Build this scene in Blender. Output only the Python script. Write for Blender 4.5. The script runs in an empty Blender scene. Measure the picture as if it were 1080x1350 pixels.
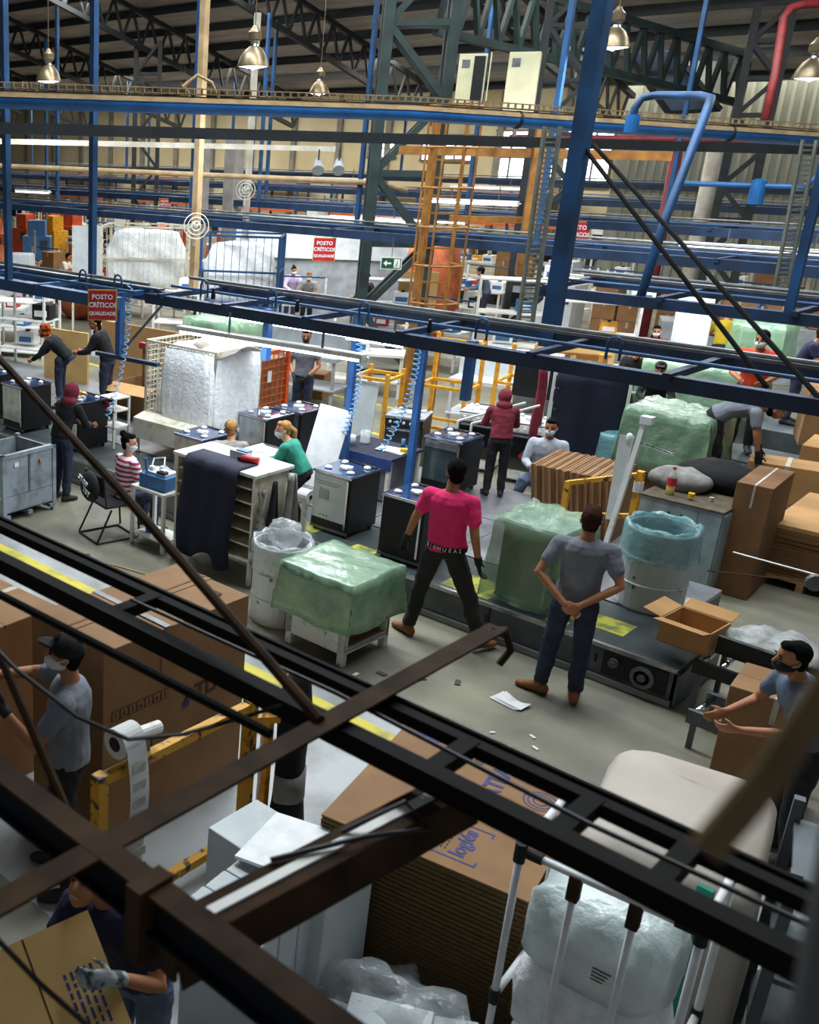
import bpy, bmesh, math, random
from mathutils import Vector, Matrix
R = math.radians; PI = math.pi
rnd = random.Random(7)
S = bpy.context.scene
COL = S.collection

# ------------------------------------------------------------------ camera
cam = bpy.data.cameras.new('camera'); cam_o = bpy.data.objects.new('camera', cam); COL.objects.link(cam_o)
cam.sensor_fit = 'VERTICAL'; cam.sensor_height = 36.0; cam.sensor_width = 28.8
cam.lens = 1336.0 / 1350 * 36
cam.shift_x = (540 - 134) / 1350
cam.clip_start = .05; cam.clip_end = 300
CY, CP, CR = R(48.75), R(19.7), R(.72)
_f = Vector((-math.sin(CY)*math.cos(CP), math.cos(CY)*math.cos(CP), -math.sin(CP)))
_r = Vector((math.cos(CY), math.sin(CY), 0)); _u = _r.cross(_f)
_rr = _r*math.cos(CR) + _u*math.sin(CR); _uu = _u*math.cos(CR) - _r*math.sin(CR)
cam_o.matrix_world = Matrix(((_rr.x, _uu.x, -_f.x, 0), (_rr.y, _uu.y, -_f.y, 0), (_rr.z, _uu.z, -_f.z, 4.6), (0, 0, 0, 1)))
cam.dof.use_dof = True; cam.dof.focus_distance = 10.5; cam.dof.aperture_fstop = 4.0
S.camera = cam_o
# ------------------------------------------------------------------ world, daylight and added back fill
W = bpy.data.worlds.new('world'); S.world = W; W.use_nodes = True
bg = W.node_tree.nodes['Background']; bg.inputs[0].default_value = (.80, .88, 1, 1); bg.inputs[1].default_value = .22
S.view_settings.view_transform = 'Standard'; S.view_settings.look = 'None'
S.view_settings.exposure = -0.08; S.view_settings.gamma = 1.0; S.view_settings.use_curve_mapping = False
def area(name, loc, size, power, col=(1, 1, 1), rot=(0, 0, 0)):
    l = bpy.data.lights.new(name, 'AREA'); l.shape = 'RECTANGLE'; l.size, l.size_y = size; l.energy = power; l.color = col
    o = bpy.data.objects.new(name, l); COL.objects.link(o); o.location = loc; o.rotation_euler = rot; return o
# daylight falling through the translucent roof strips (the strips themselves are built with the roof), then fill added further back
area('skylight_and_fill', (-8.5, 9.6, 11.7), (15, 1.6), 2000, (.88, .95, 1))
area('skylight_and_fill', (-10.5, 14.2, 11.1), (18, 1.6), 1650, (.9, .96, 1))
area('skylight_and_fill', (-14, 22.0, 8.9), (26, 1.6), 1500, (1, .98, .94))
area('skylight_and_fill', (-28, 40.0, 7.9), (50, 2.2), 5600, (1, .94, .80))  # warm fill added to brighten the back wall, no roof strip above it
area('skylight_and_fill', (-30, 30.0, 7.4), (40, 1.6), 1900, (1, .96, .88))  # more added fill for the far rows, also without a strip

# ------------------------------------------------------------------ materials
def lin(h):
    h = h.lstrip('#'); v = [int(h[i:i+2], 16)/255 for i in (0, 2, 4)]
    return [c/12.92 if c <= .04045 else ((c+.055)/1.055)**2.4 for c in v]
M = {}
def mk(name, hexc, rough=.6, metal=0, hex2=None, scale=6, lo=.35, hi=.7, bump=0, bscale=40, alpha=1, emit=0, trans=0, stretch=None, coat=0, detail=6, spec=None):
    m = bpy.data.materials.new(name); m.use_nodes = True; nt = m.node_tree; N = nt.nodes; L = nt.links
    b = N['Principled BSDF']; c = lin(hexc)
    b.inputs['Base Color'].default_value = (*c, 1); b.inputs['Roughness'].default_value = rough; b.inputs['Metallic'].default_value = metal
    if coat: b.inputs['Coat Weight'].default_value = coat
    if spec is not None: b.inputs['Specular IOR Level'].default_value = spec
    tc = N.new('ShaderNodeTexCoord'); mp = N.new('ShaderNodeMapping'); L.new(tc.outputs['Object'], mp.inputs[0])
    if stretch: mp.inputs['Scale'].default_value = stretch
    n = N.new('ShaderNodeTexNoise'); n.inputs['Scale'].default_value = scale; n.inputs['Detail'].default_value = detail
    L.new(mp.outputs[0], n.inputs['Vector'])
    r = N.new('ShaderNodeValToRGB'); L.new(n.outputs['Fac'], r.inputs[0])
    r.color_ramp.elements[0].position = lo; r.color_ramp.elements[1].position = hi
    c2 = lin(hex2) if hex2 else [x*.78 for x in c]
    r.color_ramp.elements[0].color = (*c2, 1); r.color_ramp.elements[1].color = (*c, 1)
    L.new(r.outputs[0], b.inputs['Base Color'])
    if bump:
        n2 = N.new('ShaderNodeTexNoise'); n2.inputs['Scale'].default_value = bscale; n2.inputs['Detail'].default_value = 4
        L.new(mp.outputs[0], n2.inputs['Vector']); bp = N.new('ShaderNodeBump'); bp.inputs['Strength'].default_value = bump; bp.inputs['Distance'].default_value = .02
        L.new(n2.outputs['Fac'], bp.inputs['Height']); L.new(bp.outputs[0], b.inputs['Normal'])
    if alpha < 1: b.inputs['Alpha'].default_value = alpha
    if trans: b.inputs['Transmission Weight'].default_value = trans
    if emit:
        b.inputs['Emission Color'].default_value = (*c, 1); b.inputs['Emission Strength'].default_value = emit
    M[name] = m; return m
mk('floor', '#86836f', .55, hex2='#57554a', scale=1.1, lo=.3, hi=.68, bump=.12, bscale=9, detail=10)
mk('walk', '#a6aaab', .5, hex2='#80837f', scale=1.6, lo=.35, hi=.6, bump=.1, bscale=14, detail=10)
mk('yellow_line', '#c2b53a', .6, hex2='#8e8a4c', scale=4, lo=.3, hi=.5)
mk('white_line', '#bdbdb4', .6, hex2='#8d8c84', scale=5, lo=.3, hi=.55)
mk('roof', '#b9b3ac', .7, hex2='#8f8a84', scale=.5, stretch=(1, 6, 1))
mk('steel_dark', '#22282a', .6, .1, hex2='#171b1d', scale=3)
mk('steel_green', '#213633', .6, .1, hex2='#172524', scale=3)
mk('beam_blue', '#22507f', .5, .1, hex2='#183654', scale=2.2, lo=.3, hi=.6)
mk('beam_navy', '#1f3a5c', .5, .1, hex2='#14263d', scale=2.5)
mk('post_blue', '#356fb4', .45, .1, hex2='#2a558c', scale=5)
mk('pipe_blue', '#2472b8', .4, .0, hex2='#1d5c99', scale=3)
mk('dust', '#a08660', .95, hex2='#7d6a4b', scale=5)
mk('near_black', '#12110d', .8, 0, hex2='#0b0a08', scale=6, spec=.15)
mk('near_brown', '#4a3623', .85, 0, hex2='#2b2016', scale=7, spec=.15)
mk('near_navy', '#111722', .7, 0, hex2='#0a0d13', scale=5, spec=.2)
mk('wall_cream', '#d9cfb4', .8, hex2='#c3b795', scale=.6)
mk('wall_grey', '#8b8f86', .8, hex2='#737870', scale=.8)
mk('wall_corr', '#a3a79b', .6, .2, hex2='#868a80', scale=2, stretch=(1, 1, .2))
mk('panel_blueglass', '#5d6f86', .4, hex2='#4a5c74', scale=2)
mk('concrete', '#8f8d88', .8, hex2='#777570', scale=2.5, bump=.1)
mk('white_paint', '#dcdcd6', .45, hex2='#b9b8ae', scale=9, lo=.28, hi=.45)
mk('cream_paint', '#d8d3bf', .5, hex2='#b3ab92', scale=7, lo=.3, hi=.5)
mk('grey_paint', '#8f9aa3', .5, .1, hex2='#6d767c', scale=6, lo=.3, hi=.55)
mk('grey_metal', '#7d8184', .4, .6, hex2='#5e6163', scale=5)
mk('silver', '#c9ccce', .25, .85, hex2='#9fa3a6', scale=7)
mk('chrome', '#d8dade', .15, 1)
mk('black_metal', '#131418', .45, .2, hex2='#0b0b0e', scale=6)
mk('black_gloss', '#0c0d12', .12, 0, hex2='#08080c', scale=4, coat=.5)
mk('glass_blue', '#22406e', .08, 0, hex2='#16294a', scale=3, coat=1)
mk('oven_glass', '#46565a', .1, 0, hex2='#2c383a', scale=3, coat=1)
mk('white_plain', '#e6e8e8', .5, hex2='#d4d6d6', scale=9)
mk('foam', '#cfd6d6', .85, hex2='#b9c1c2', scale=3, bump=.15, bscale=60)
mk('plate', '#a3a6ab', .3, .55, hex2='#6b6e73', scale=2.2, lo=.3, hi=.7, detail=9)
mk('belt', '#3c4648', .5, .1, hex2='#2b3334', scale=3)
mk('conv_grey', '#5d676c', .5, .2, hex2='#474f53', scale=4)
mk('conv_wall', '#8d9498', .6, hex2='#74797c', scale=3)
mk('yellow_patch', '#b3b235', .6, hex2='#6d7038', scale=7, lo=.4, hi=.55)
mk('yellow', '#d99a1c', .5, hex2='#a87414', scale=9, lo=.3, hi=.5)
mk('yellow_worn', '#cf961f', .55, hex2='#3d2f1e', scale=11, lo=.38, hi=.46)
mk('orange', '#d9571f', .5, hex2='#b0421a', scale=6)
mk('ladder_orange', '#9c6a24', .55, .1, hex2='#73491a', scale=5)
mk('red', '#b3282c', .5, hex2='#8f1e22', scale=6)
mk('sign_red', '#b7202b', .45, hex2='#a11b26', scale=4)
mk('sign_edge', '#c9a63f', .5)
mk('sign_green', '#14532f', .45, hex2='#0f4426')
mk('card', '#8f6a42', .8, hex2='#7e5b37', scale=3, bump=.05)
mk('card_dark', '#7a5632', .85, hex2='#654526', scale=4)
mk('card_light', '#b58a55', .8, hex2='#a67c4a', scale=3)
mk('card_edge', '#6b5a34', .9, hex2='#54461f', scale=30, stretch=(1, 1, 12))
mk('card_pale', '#c4a063', .8, hex2='#b59156', scale=3)
mk('ink_blue', '#2b3677', .7, hex2='#242c60')
mk('ink_dark', '#3c2c24', .8)
mk('tape', '#b9b4a4', .35, hex2='#9a927c', scale=14)
mk('wood', '#a88557', .8, hex2='#8e6c44', scale=3, stretch=(1, 10, 10))
mk('film_green', '#9fc9a0', .2, 0, hex2='#80ae89', scale=4, alpha=.34, bump=1, bscale=9, spec=1)
mk('film_green2', '#84a283', .25, 0, hex2='#6a8b6f', scale=5, alpha=.9, bump=1, bscale=8, spec=.8)
mk('film_teal', '#8fc4c9', .2, 0, hex2='#6aa5ad', scale=5, alpha=.55, bump=.9, bscale=14, spec=.8)
mk('film_clear', '#dfe7e8', .18, 0, hex2='#cdd6d8', scale=5, alpha=.35, bump=1, bscale=12, spec=.9)
mk('film_white', '#e2ece9', .28, 0, hex2='#c6d8d5', scale=5, alpha=.88, bump=1, bscale=11, spec=.8)
mk('sheet_white', '#bdb3a6', .6, hex2='#a89e92', scale=1.5, bump=.3, bscale=5)
mk('bag_white', '#f4f6f6', .5, hex2='#dfe5e5', scale=14, lo=.35, hi=.6, bump=1, bscale=22)
mk('navy_cloth', '#171c33', .85, hex2='#10142a', scale=5, bump=.5, bscale=10)
mk('black_cloth', '#101013', .95, hex2='#0a0a0c', scale=7, bump=.5, bscale=12)
mk('grey_cloth', '#8d8b86', .9, hex2='#6d6b67', scale=8, bump=.5, bscale=12)
mk('olive_cloth', '#34332b', .9, hex2='#27261f', scale=8, bump=.5, bscale=12)
mk('maroon', '#7d2230', .9, hex2='#651a27', scale=7, bump=.5, bscale=12)
mk('camo', '#8c8780', .9, hex2='#4f4a46', scale=12, lo=.45, hi=.52)
mk('pink', '#ea2a73', .85, hex2='#d61f60', scale=5, bump=.5, bscale=9)
mk('tee_grey', '#7b8089', .9, hex2='#686d76', scale=6, bump=.5, bscale=9)
mk('tee_navy', '#1d1d3f', .9, hex2='#161632', scale=6, bump=.5, bscale=9)
mk('sweat_green', '#2b8c77', .9, hex2='#217463', scale=6, bump=.5, bscale=9)
mk('stripe_white', '#dfd5da', .9); mk('stripe_red', '#a8294e', .9)
mk('jeans', '#28324a', .9, hex2='#1d2538', scale=9, bump=.3)
mk('jeans_light', '#5f7086', .9, hex2='#4c5b70', scale=9, bump=.3)
mk('pants_black', '#1b1c20', .9, hex2='#131418', scale=9, bump=.4, bscale=10)
mk('pants_char', '#2c2a29', .9, hex2='#1f1e1d', scale=9, bump=.4, bscale=10)
mk('orange_tee', '#f2502e', .85, hex2='#d83f22', scale=5)
mk('yellow_tee', '#b39a16', .9, hex2='#998312', scale=5)
mk('white_tee', '#b9bfc9', .9, hex2='#a5abb6', scale=5, bump=.4, bscale=9)
mk('lilac', '#c5b3d3', .9)
mk('skin', '#a9714f', .65, hex2='#99633f', scale=6); mk('skin_pale', '#c99a7c', .55, hex2='#b98668', scale=6)
mk('hair_black', '#14110f', .95, spec=.1, hex2='#0c0a09', scale=20, bump=.4, bscale=60); mk('hair_brown', '#3b2417', .95, spec=.1, hex2='#2a1910', scale=20, bump=.4, bscale=60)
mk('hair_red', '#a04a1c', .95, spec=.1, hex2='#7c3513', scale=20, bump=.4, bscale=60); mk('hair_fair', '#9a7446', .95, spec=.1, hex2='#7c5b34', scale=20, bump=.4, bscale=60)
mk('mask_white', '#d8dee2', .8); mk('mask_black', '#17171a', .8)
mk('glove_black', '#17181b', .8, bump=.4, bscale=40); mk('glove_grey', '#9fa6a5', .8, hex2='#3c4246', scale=16, lo=.45, hi=.55)
mk('boot_tan', '#8a5a32', .75, hex2='#6f4626', scale=12); mk('shoe_dark', '#1b1a1c', .7); mk('sole', '#3b3128', .8)
mk('eye', '#101010', .2); mk('rubber', '#161617', .8)
mk('ebox', '#c7c3a0', .55, hex2='#b4b08d', scale=3)
mk('blue_box', '#2a6ba8', .45, hex2='#205688', scale=5)
mk('coil_blue', '#7ab6e6', .35)
mk('cable_black', '#101011', .6)
mk('clear_bottle', '#cfd8d6', .1, 0, alpha=.45); mk('juice', '#d8b21c', .2); mk('label_red', '#c0202a', .5)
mk('paper', '#d8d9d6', .8, hex2='#c5c6c4', scale=5)
mk('rust_can', '#7c4a2c', .7, hex2='#5d3420', scale=6)
mk('lamp_metal', '#84755a', .35, .6, hex2='#5d513c', scale=6)
mk('lens', '#e9f3ff', .3, emit=9); mk('tube', '#e6ecff', .3, emit=10); mk('tube_far', '#e4ebff', .3, emit=6)
mk('day', '#eef5ff', .5, emit=3.2); mk('day_warm', '#fff6e0', .5, emit=1.7)
mk('screen', '#3d4650', .2); mk('machine_white', '#cfd6d8', .45, hex2='#b9c1c4', scale=4)
mk('machine_green', '#8fb49a', .5); mk('machine_blue', '#3d6f9f', .5, hex2='#2d5680', scale=4); mk('machine_grey', '#9aa0a3', .5, hex2='#7f8588', scale=4)
mk('tarp_orange', '#b8613a', .8, hex2='#8e4526', scale=5, bump=.6, bscale=9)
mk('pipe_red', '#86262a', .55, hex2='#651b1f', scale=4)
mk('pipe_white', '#c9c4b6', .5, hex2='#a9a392', scale=4)
mk('post_tan', '#b79c74', .6, hex2='#99805c', scale=4)
mk('tray_mesh', '#8f9387', .5, .4, hex2='#72766b', scale=8)
mk('debris', '#4a4946', .9)
mk('rail_tan', '#7d6848', .8, hex2='#5c4b33', scale=9, spec=.2)
mk('drum_white', '#bfc2c0', .45, .1, hex2='#4b463d', scale=9, lo=.30, hi=.36, bump=.15, bscale=12)
mk('crate_white', '#c3c5c2', .7, hex2='#6d6b64', scale=16, lo=.3, hi=.4)
mk('cab_grey', '#8c9a9c', .5, .1, hex2='#717d80', scale=5, lo=.3, hi=.55); mk('dirty_top', '#5b503c', .9, hex2='#3a3226', scale=7)
mk('cloth_blue', '#26407c', .8, hex2='#1b2f5e', scale=6)

# ------------------------------------------------------------------ mesh helpers
class MB:
    def __init__(s): s.v = []; s.f = []
    def add(s, vs, fs):
        o = len(s.v); s.v += [tuple(v) for v in vs]; s.f += [tuple(i+o for i in f) for f in fs]; return s
    def box(s, x0, x1, y0, y1, z0, z1):
        return s.add([(x, y, z) for z in (z0, z1) for y in (y0, y1) for x in (x0, x1)],
                     [(0, 2, 3, 1), (4, 5, 7, 6), (0, 1, 5, 4), (2, 6, 7, 3), (0, 4, 6, 2), (1, 3, 7, 5)])
    def obox(s, c, size, rz=0, rx=0, ry=0):
        m = Matrix.Rotation(rz, 3, 'Z') @ Matrix.Rotation(ry, 3, 'Y') @ Matrix.Rotation(rx, 3, 'X'); c = Vector(c); h = Vector(size)/2
        return s.add([c + m @ Vector((x*h.x, y*h.y, z*h.z)) for z in (-1, 1) for y in (-1, 1) for x in (-1, 1)],
                     [(0, 2, 3, 1), (4, 5, 7, 6), (0, 1, 5, 4), (2, 6, 7, 3), (0, 4, 6, 2), (1, 3, 7, 5)])
    def bar(s, a, b, w, h=None, up=(0, 0, 1)):
        a = Vector(a); b = Vector(b); h = h or w; d = (b-a).normalized(); u = Vector(up)
        if abs(d.dot(u)) > .97: u = Vector((0, 1, 0))
        x = d.cross(u).normalized()*w/2; y = x.cross(d).normalized()*h/2
        vs = [p + q for p in (a, b) for q in (-x-y, x-y, x+y, -x+y)]
        return s.add(vs, [(3, 2, 1, 0), (4, 5, 6, 7), (0, 1, 5, 4), (1, 2, 6, 5), (2, 3, 7, 6), (3, 0, 4, 7)])
    def loft(s, rings, close=True, cap=True):
        n = len(rings[0]); vs = [p for r in rings for p in r]; fs = []
        for i in range(len(rings)-1):
            for j in range(n if close else n-1):
                k = (j+1) % n; fs.append((i*n+j, i*n+k, (i+1)*n+k, (i+1)*n+j))
        if cap and close: fs.append(tuple(range(n-1, -1, -1))); fs.append(tuple((len(rings)-1)*n+j for j in range(n)))
        return s.add(vs, fs)
    def tube(s, pts, r, n=8, cap=True):
        pts = [Vector(p) for p in pts]; rs = r if isinstance(r, (list, tuple)) else [r]*len(pts)
        d = (pts[1]-pts[0]).normalized(); u = Vector((0, 0, 1)) if abs(d.z) < .9 else Vector((1, 0, 0)); x = d.cross(u).normalized(); rings = []
        for i, p in enumerate(pts):
            a = pts[max(0, i-1)]; b = pts[min(len(pts)-1, i+1)]; t = (b-a).normalized() if (b-a).length > 1e-9 else d
            x = (x - t*x.dot(t)).normalized(); y = t.cross(x)
            rings.append([p + (x*math.cos(2*PI*k/n) + y*math.sin(2*PI*k/n))*rs[i] for k in range(n)])
        return s.loft(rings, cap=cap)
    def lathe(s, prof, n=20, c=(0, 0, 0), cap=True):
        c = Vector(c); return s.loft([[c + Vector((r*math.cos(2*PI*k/n), r*math.sin(2*PI*k/n), z)) for k in range(n)] for r, z in prof], cap=cap)
    def ell(s, c, rad, n=12, m=8, rot=None):
        c = Vector(c); rot = rot or Matrix.Identity(3); rings = []
        for i in range(m+1):
            t = max(.02, min(PI-.02, PI*i/m)); rings.append([c + rot @ Vector((rad[0]*math.sin(t)*math.cos(2*PI*k/n), rad[1]*math.sin(t)*math.sin(2*PI*k/n), -rad[2]*math.cos(t))) for k in range(n)])
        return s.loft(rings)
    def poly(s, pts, th, axis=(0, 0, 1)):   # extruded outline
        a = Vector(axis).normalized()*th; n = len(pts); vs = [Vector(p) for p in pts]; vs += [p + a for p in vs]
        return s.add(vs, [tuple(range(n-1, -1, -1)), tuple(range(n, 2*n))] + [(i, (i+1) % n, n+(i+1) % n, n+i) for i in range(n)])
    def grid(s, fn, nu, nv):
        return s.add([fn(i/nu, j/nv) for j in range(nv+1) for i in range(nu+1)], [(j*(nu+1)+i, j*(nu+1)+i+1, (j+1)*(nu+1)+i+1, (j+1)*(nu+1)+i) for j in range(nv) for i in range(nu)])
    def mesh(s, name, mats):
        me = bpy.data.meshes.new(name); me.from_pydata([tuple(v) for v in s.v], [], s.f)
        for m in (mats if isinstance(mats, (list, tuple)) else [mats]): me.materials.append(M[m] if isinstance(m, str) else m)
        bm = bmesh.new(); bm.from_mesh(me); bmesh.ops.recalc_face_normals(bm, faces=bm.faces); bm.to_mesh(me); bm.free()
        return me
    def build(s, name, mat, parent=None, smooth=False, bev=0, **kw):
        return link(name, s.mesh(name, mat), parent, smooth, bev, **kw)
def link(name, me, parent=None, smooth=False, bev=0, loc=None, rz=0, solid=0, disp=0, dsize=.3):
    o = bpy.data.objects.new(name, me); COL.objects.link(o); o.parent = parent
    if loc: o.location = loc
    if rz: o.rotation_euler.z = rz
    if smooth: me.shade_smooth()
    if disp:
        d = o.modifiers.new('disp', 'DISPLACE'); d.texture = cloud(dsize); d.strength = disp; d.texture_coords = 'GLOBAL'
    if solid: k = o.modifiers.new('solid', 'SOLIDIFY'); k.thickness = solid; k.offset = 0
    if bev: b = o.modifiers.new('bevel', 'BEVEL'); b.width = bev; b.segments = 2; b.limit_method = 'ANGLE'
    return o
_cl = {}
def cloud(sz):
    if sz not in _cl:
        t = bpy.data.textures.new('cloud', 'CLOUDS'); t.noise_scale = sz; t.noise_depth = 2; _cl[sz] = t
    return _cl[sz]
def tag(o, label, cat, group=None, kind=None):
    o['label'] = label; o['category'] = cat
    if group: o['group'] = group
    if kind: o['kind'] = kind
    return o
def thing(name, label, cat, loc=(0, 0, 0), rz=0, group=None):
    o = bpy.data.objects.new(name, None); COL.objects.link(o); o.location = loc; o.rotation_euler.z = rz; o.empty_display_size = .1
    return tag(o, label, cat, group)
def struct(name, mb, mat, **kw):
    o = mb.build(name, mat, **kw); o['kind'] = 'structure'; return o
def part(name, parent, mat, mb, **kw): return mb.build(name, mat, parent, **kw)
def inst(name, me, parent, loc=(0, 0, 0), rot=(0, 0, 0), scale=(1, 1, 1)):
    o = bpy.data.objects.new(name, me); COL.objects.link(o); o.parent = parent; o.location = loc; o.rotation_euler = rot; o.scale = scale; return o
def dup(root, loc=None, rz=None, label=None, group=None):
    r = root.copy(); COL.objects.link(r)
    if loc is not None: r.location = loc
    if rz is not None: r.rotation_euler.z = rz
    if label: r['label'] = label
    if group: r['group'] = group
    for c in kids(root):
        d = c.copy(); COL.objects.link(d); d.parent = r
        for g in kids(c):
            e = g.copy(); COL.objects.link(e); e.parent = d
    return r
KIDS = {}
def kids(o): return [c for c in bpy.data.objects if c.parent == o]
def text(name, s, size, mat, parent, loc, rot, align='CENTER', ext=.002, sx=1, bold=0):
    c = bpy.data.curves.new(name, 'FONT'); c.body = s; c.size = size; c.align_x = align; c.align_y = 'CENTER'; c.extrude = ext; c.offset = bold; c.resolution_u = 2
    t = bpy.data.objects.new(name, c); me = bpy.data.meshes.new_from_object(t); bpy.data.objects.remove(t)
    me.materials.clear(); me.materials.append(M[mat])
    o = link(name, me, parent); o.location = loc; o.rotation_euler = rot; o.scale = (sx, 1, 1); return o
# ================================================================== structure
struct('floor', MB().box(-90, 12, -8, 62, -.3, 0), 'floor')
def slab(name, pts, mat, h=.004): return struct(name, MB().poly([(x, y, .0005) for x, y in pts], h), mat)
slab('floor_walkway', [(-30, 3.2), (-1.0, 3.2), (-1.0, 7.0), (-30, 7.0)], 'walk')
slab('trim_1', [(-30, 6.47), (-2.6, 6.47), (-2.6, 6.73), (-30, 6.73)], 'yellow_line', .009)
slab('trim_2', [(-30, 7.0), (-2.0, 7.0), (-2.0, 7.32), (-30, 7.32)], 'white_line', .006)
slab('trim_3', [(-30, 14.75), (-5.0, 14.75), (-5.0, 14.87), (-30, 14.87)], 'yellow_line')
slab('trim_4', [(-30, 16.6), (-8.0, 16.6), (-8.0, 16.7), (-30, 16.7)], 'yellow_line')
RZ = lambda y: 6.6 + .28*(34-y) if y > 6 else 14.44 - .28*(6-y)
ceil = struct('ceiling', MB().loft([[(x, -6, RZ(-6)), (x, 6, RZ(6)), (x, 34, 6.6), (x, 50, 6.6+.28*16), (x, 50, 6.7+.28*16), (x, 34, 6.7), (x, 6, RZ(6)+.1), (x, -6, RZ(-6)+.1)] for x in (-78, 10)]), 'roof')
pm = MB().box(-78, 10, -.05, .05, -.22, 0).mesh('purlin', 'steel_dark')
for i in range(17):
    y = 8.4 + i*1.55; inst('purlin', pm, ceil, (0, y, RZ(y)-.02))
for i, (x0, x1, y) in enumerate(((-16, -1, 9.6), (-20, -1, 14.2), (-27, -1, 22.0))):
    o = struct('window_%d' % (i+1), MB().obox(((x0+x1)/2, y, RZ(y)-.26), (x1-x0, 1.5, .03), rx=-math.atan(.28)), 'day')
    for s in (-1, 1): part('window_frame', o, 'grey_metal', MB().obox(((x0+x1)/2, y+s*.78, RZ(y+s*.78)-.26), (x1-x0, .06, .1)))
wb = struct('wall_back', MB().box(-78, -17, 48, 48.3, 0, 11.2), 'wall_cream')
for i in range(20): part('pilaster', wb, 'concrete', MB().box(-76+i*3.1, -75.7+i*3.1, 47.8, 48, 0, 10.4))
wr = struct('wall_right', MB().box(-17, 10, 40, 40.3, 0, 8.6), 'wall_corr')
cm = MB().box(-.05, .05, -.06, 0, 0, 8.2).mesh('corrugation_rib', 'wall_corr')
for i in range(60): inst('corrugation_rib', cm, wr, (-16.8+i*.3, 40, 0))
struct('wall_return', MB().box(-17.3, -17, 40, 48, 0, 10.5), 'wall_corr')
struct('wall_left', MB().box(-78.3, -78, -6, 50, 0, 14), 'wall_grey')
for i, (x0, x1, z0, z1, m) in enumerate(((-26.4, -20.9, 3.3, 5.6, 'day'), (-30.4, -27.6, 4.3, 5.4, 'day'), (-33.6, -32.0, 4.4, 5.2, 'day'))):
    o = struct('window_%d' % (i+4), MB().box(x0, x1, 47.9, 47.95, z0, z1), m)
    f = MB(); f.box(x0-.08, x1+.08, 47.82, 47.98, z0-.1, z0); f.box(x0-.08, x1+.08, 47.82, 47.98, z1, z1+.1)
    n = int((x1-x0)/.75)
    for k in range(n+1): f.box(x0+(x1-x0)*k/n-.035, x0+(x1-x0)*k/n+.035, 47.82, 47.98, z0, z1)
    f.box(x0, x1, 47.82, 47.98, (z0+z1)/2-.03, (z0+z1)/2+.03)
    part('window_frame', o, 'grey_metal', f)
# ---- roof trusses, following the slope of the roof
def truss(x, i):
    n = ['first', 'second', 'third', 'fourth', 'fifth', 'sixth', 'seventh', 'eighth'][i]
    t = thing('roof_truss', f'dark sloping lattice truss under the roof, {n} from the lattice column towards the left', 'roof truss', (x, 14, 0), group='roof trusses')
    y0, y1 = 0, 20; zt = lambda y: RZ(14+y)-.3; zb = lambda y: zt(y)-1.0
    part('top_chord', t, 'steel_dark', MB().bar((0, y0, zt(y0)), (0, y1, zt(y1)), .14, .14))
    part('bottom_chord', t, 'steel_dark', MB().bar((0, y0, zb(y0)), (0, y1-.8, zb(y1-.8)), .14, .14))
    for k in range(24):
        ya = y0 + k*.82; yb = ya + .41
        inst('web_bar', WB[0], t, (0, ya, zt(ya))); inst('web_bar', WB[1], t, (0, ya+.41, zb(ya+.41)))
sl = .28
WB = [MB().bar((0, 0, 0), (0, .41, -1.0-.28*.41), .07).mesh('web_bar', 'steel_dark'), MB().bar((0, 0, 0), (0, .41, 1.0-.28*.41), .07).mesh('web_bar', 'steel_dark')]
for i in range(8): truss(-14.5-i*6.2, i)
t = thing('lattice_girder', 'deep dark lattice girder sloping under the roof at upper right', 'girder', (-13, 20.5, 0))
GA, GB = (Vector((0, 0, 8.2)), Vector((0, 0, 7.0))), (Vector((2.8, 9.5, 6.98)), Vector((2.8, 9.5, 5.88)))
for k in (0, 1): part('chord', t, 'steel_green', MB().bar(GA[k], GB[k], .18, .16))
for k in range(17):
    a, b, c = k/17, (k+.5)/17, (k+1)/17
    part('web_bar', t, 'steel_green', MB().bar(GA[1].lerp(GB[1], a), GA[0].lerp(GB[0], b), .1)); part('web_bar', t, 'steel_green', MB().bar(GA[0].lerp(GB[0], b), GA[1].lerp(GB[1], c), .1))
t = thing('glazed_roof_light', 'sloping blue-grey ribbed roof panels between dark bars at upper right', 'roof light', (-12, 29, 0))
A, B, C_, D = Vector((-.62, -.2, 7.06)), Vector((.25, .3, 7.14)), Vector((1.2, 1.6, 5.75)), Vector((.3, .7, 5.66))
part('frame', t, 'steel_dark', MB().bar(A, D, .12).bar(B, C_, .12))
for k in range(3):
    a, b = k/3+.02, (k+1)/3-.02; q = [A.lerp(D, a), B.lerp(C_, a), B.lerp(C_, b), A.lerp(D, b)]
    part('pane', t, 'panel_blueglass', MB().poly(q, .03)); part('crossbar', t, 'steel_dark', MB().bar(A.lerp(D, (k+1)/3), B.lerp(C_, (k+1)/3), .1))
t = thing('corrugated_screen', 'pale corrugated sheet hanging below the girder at upper right', 'metal sheet', (-12.2, 30.9, 5.5))
for k in range(10): part('rib', t, 'wall_corr', MB().obox((k*.09, k*.1, .9), (.145, .04, 1.2), rz=.84))

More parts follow.
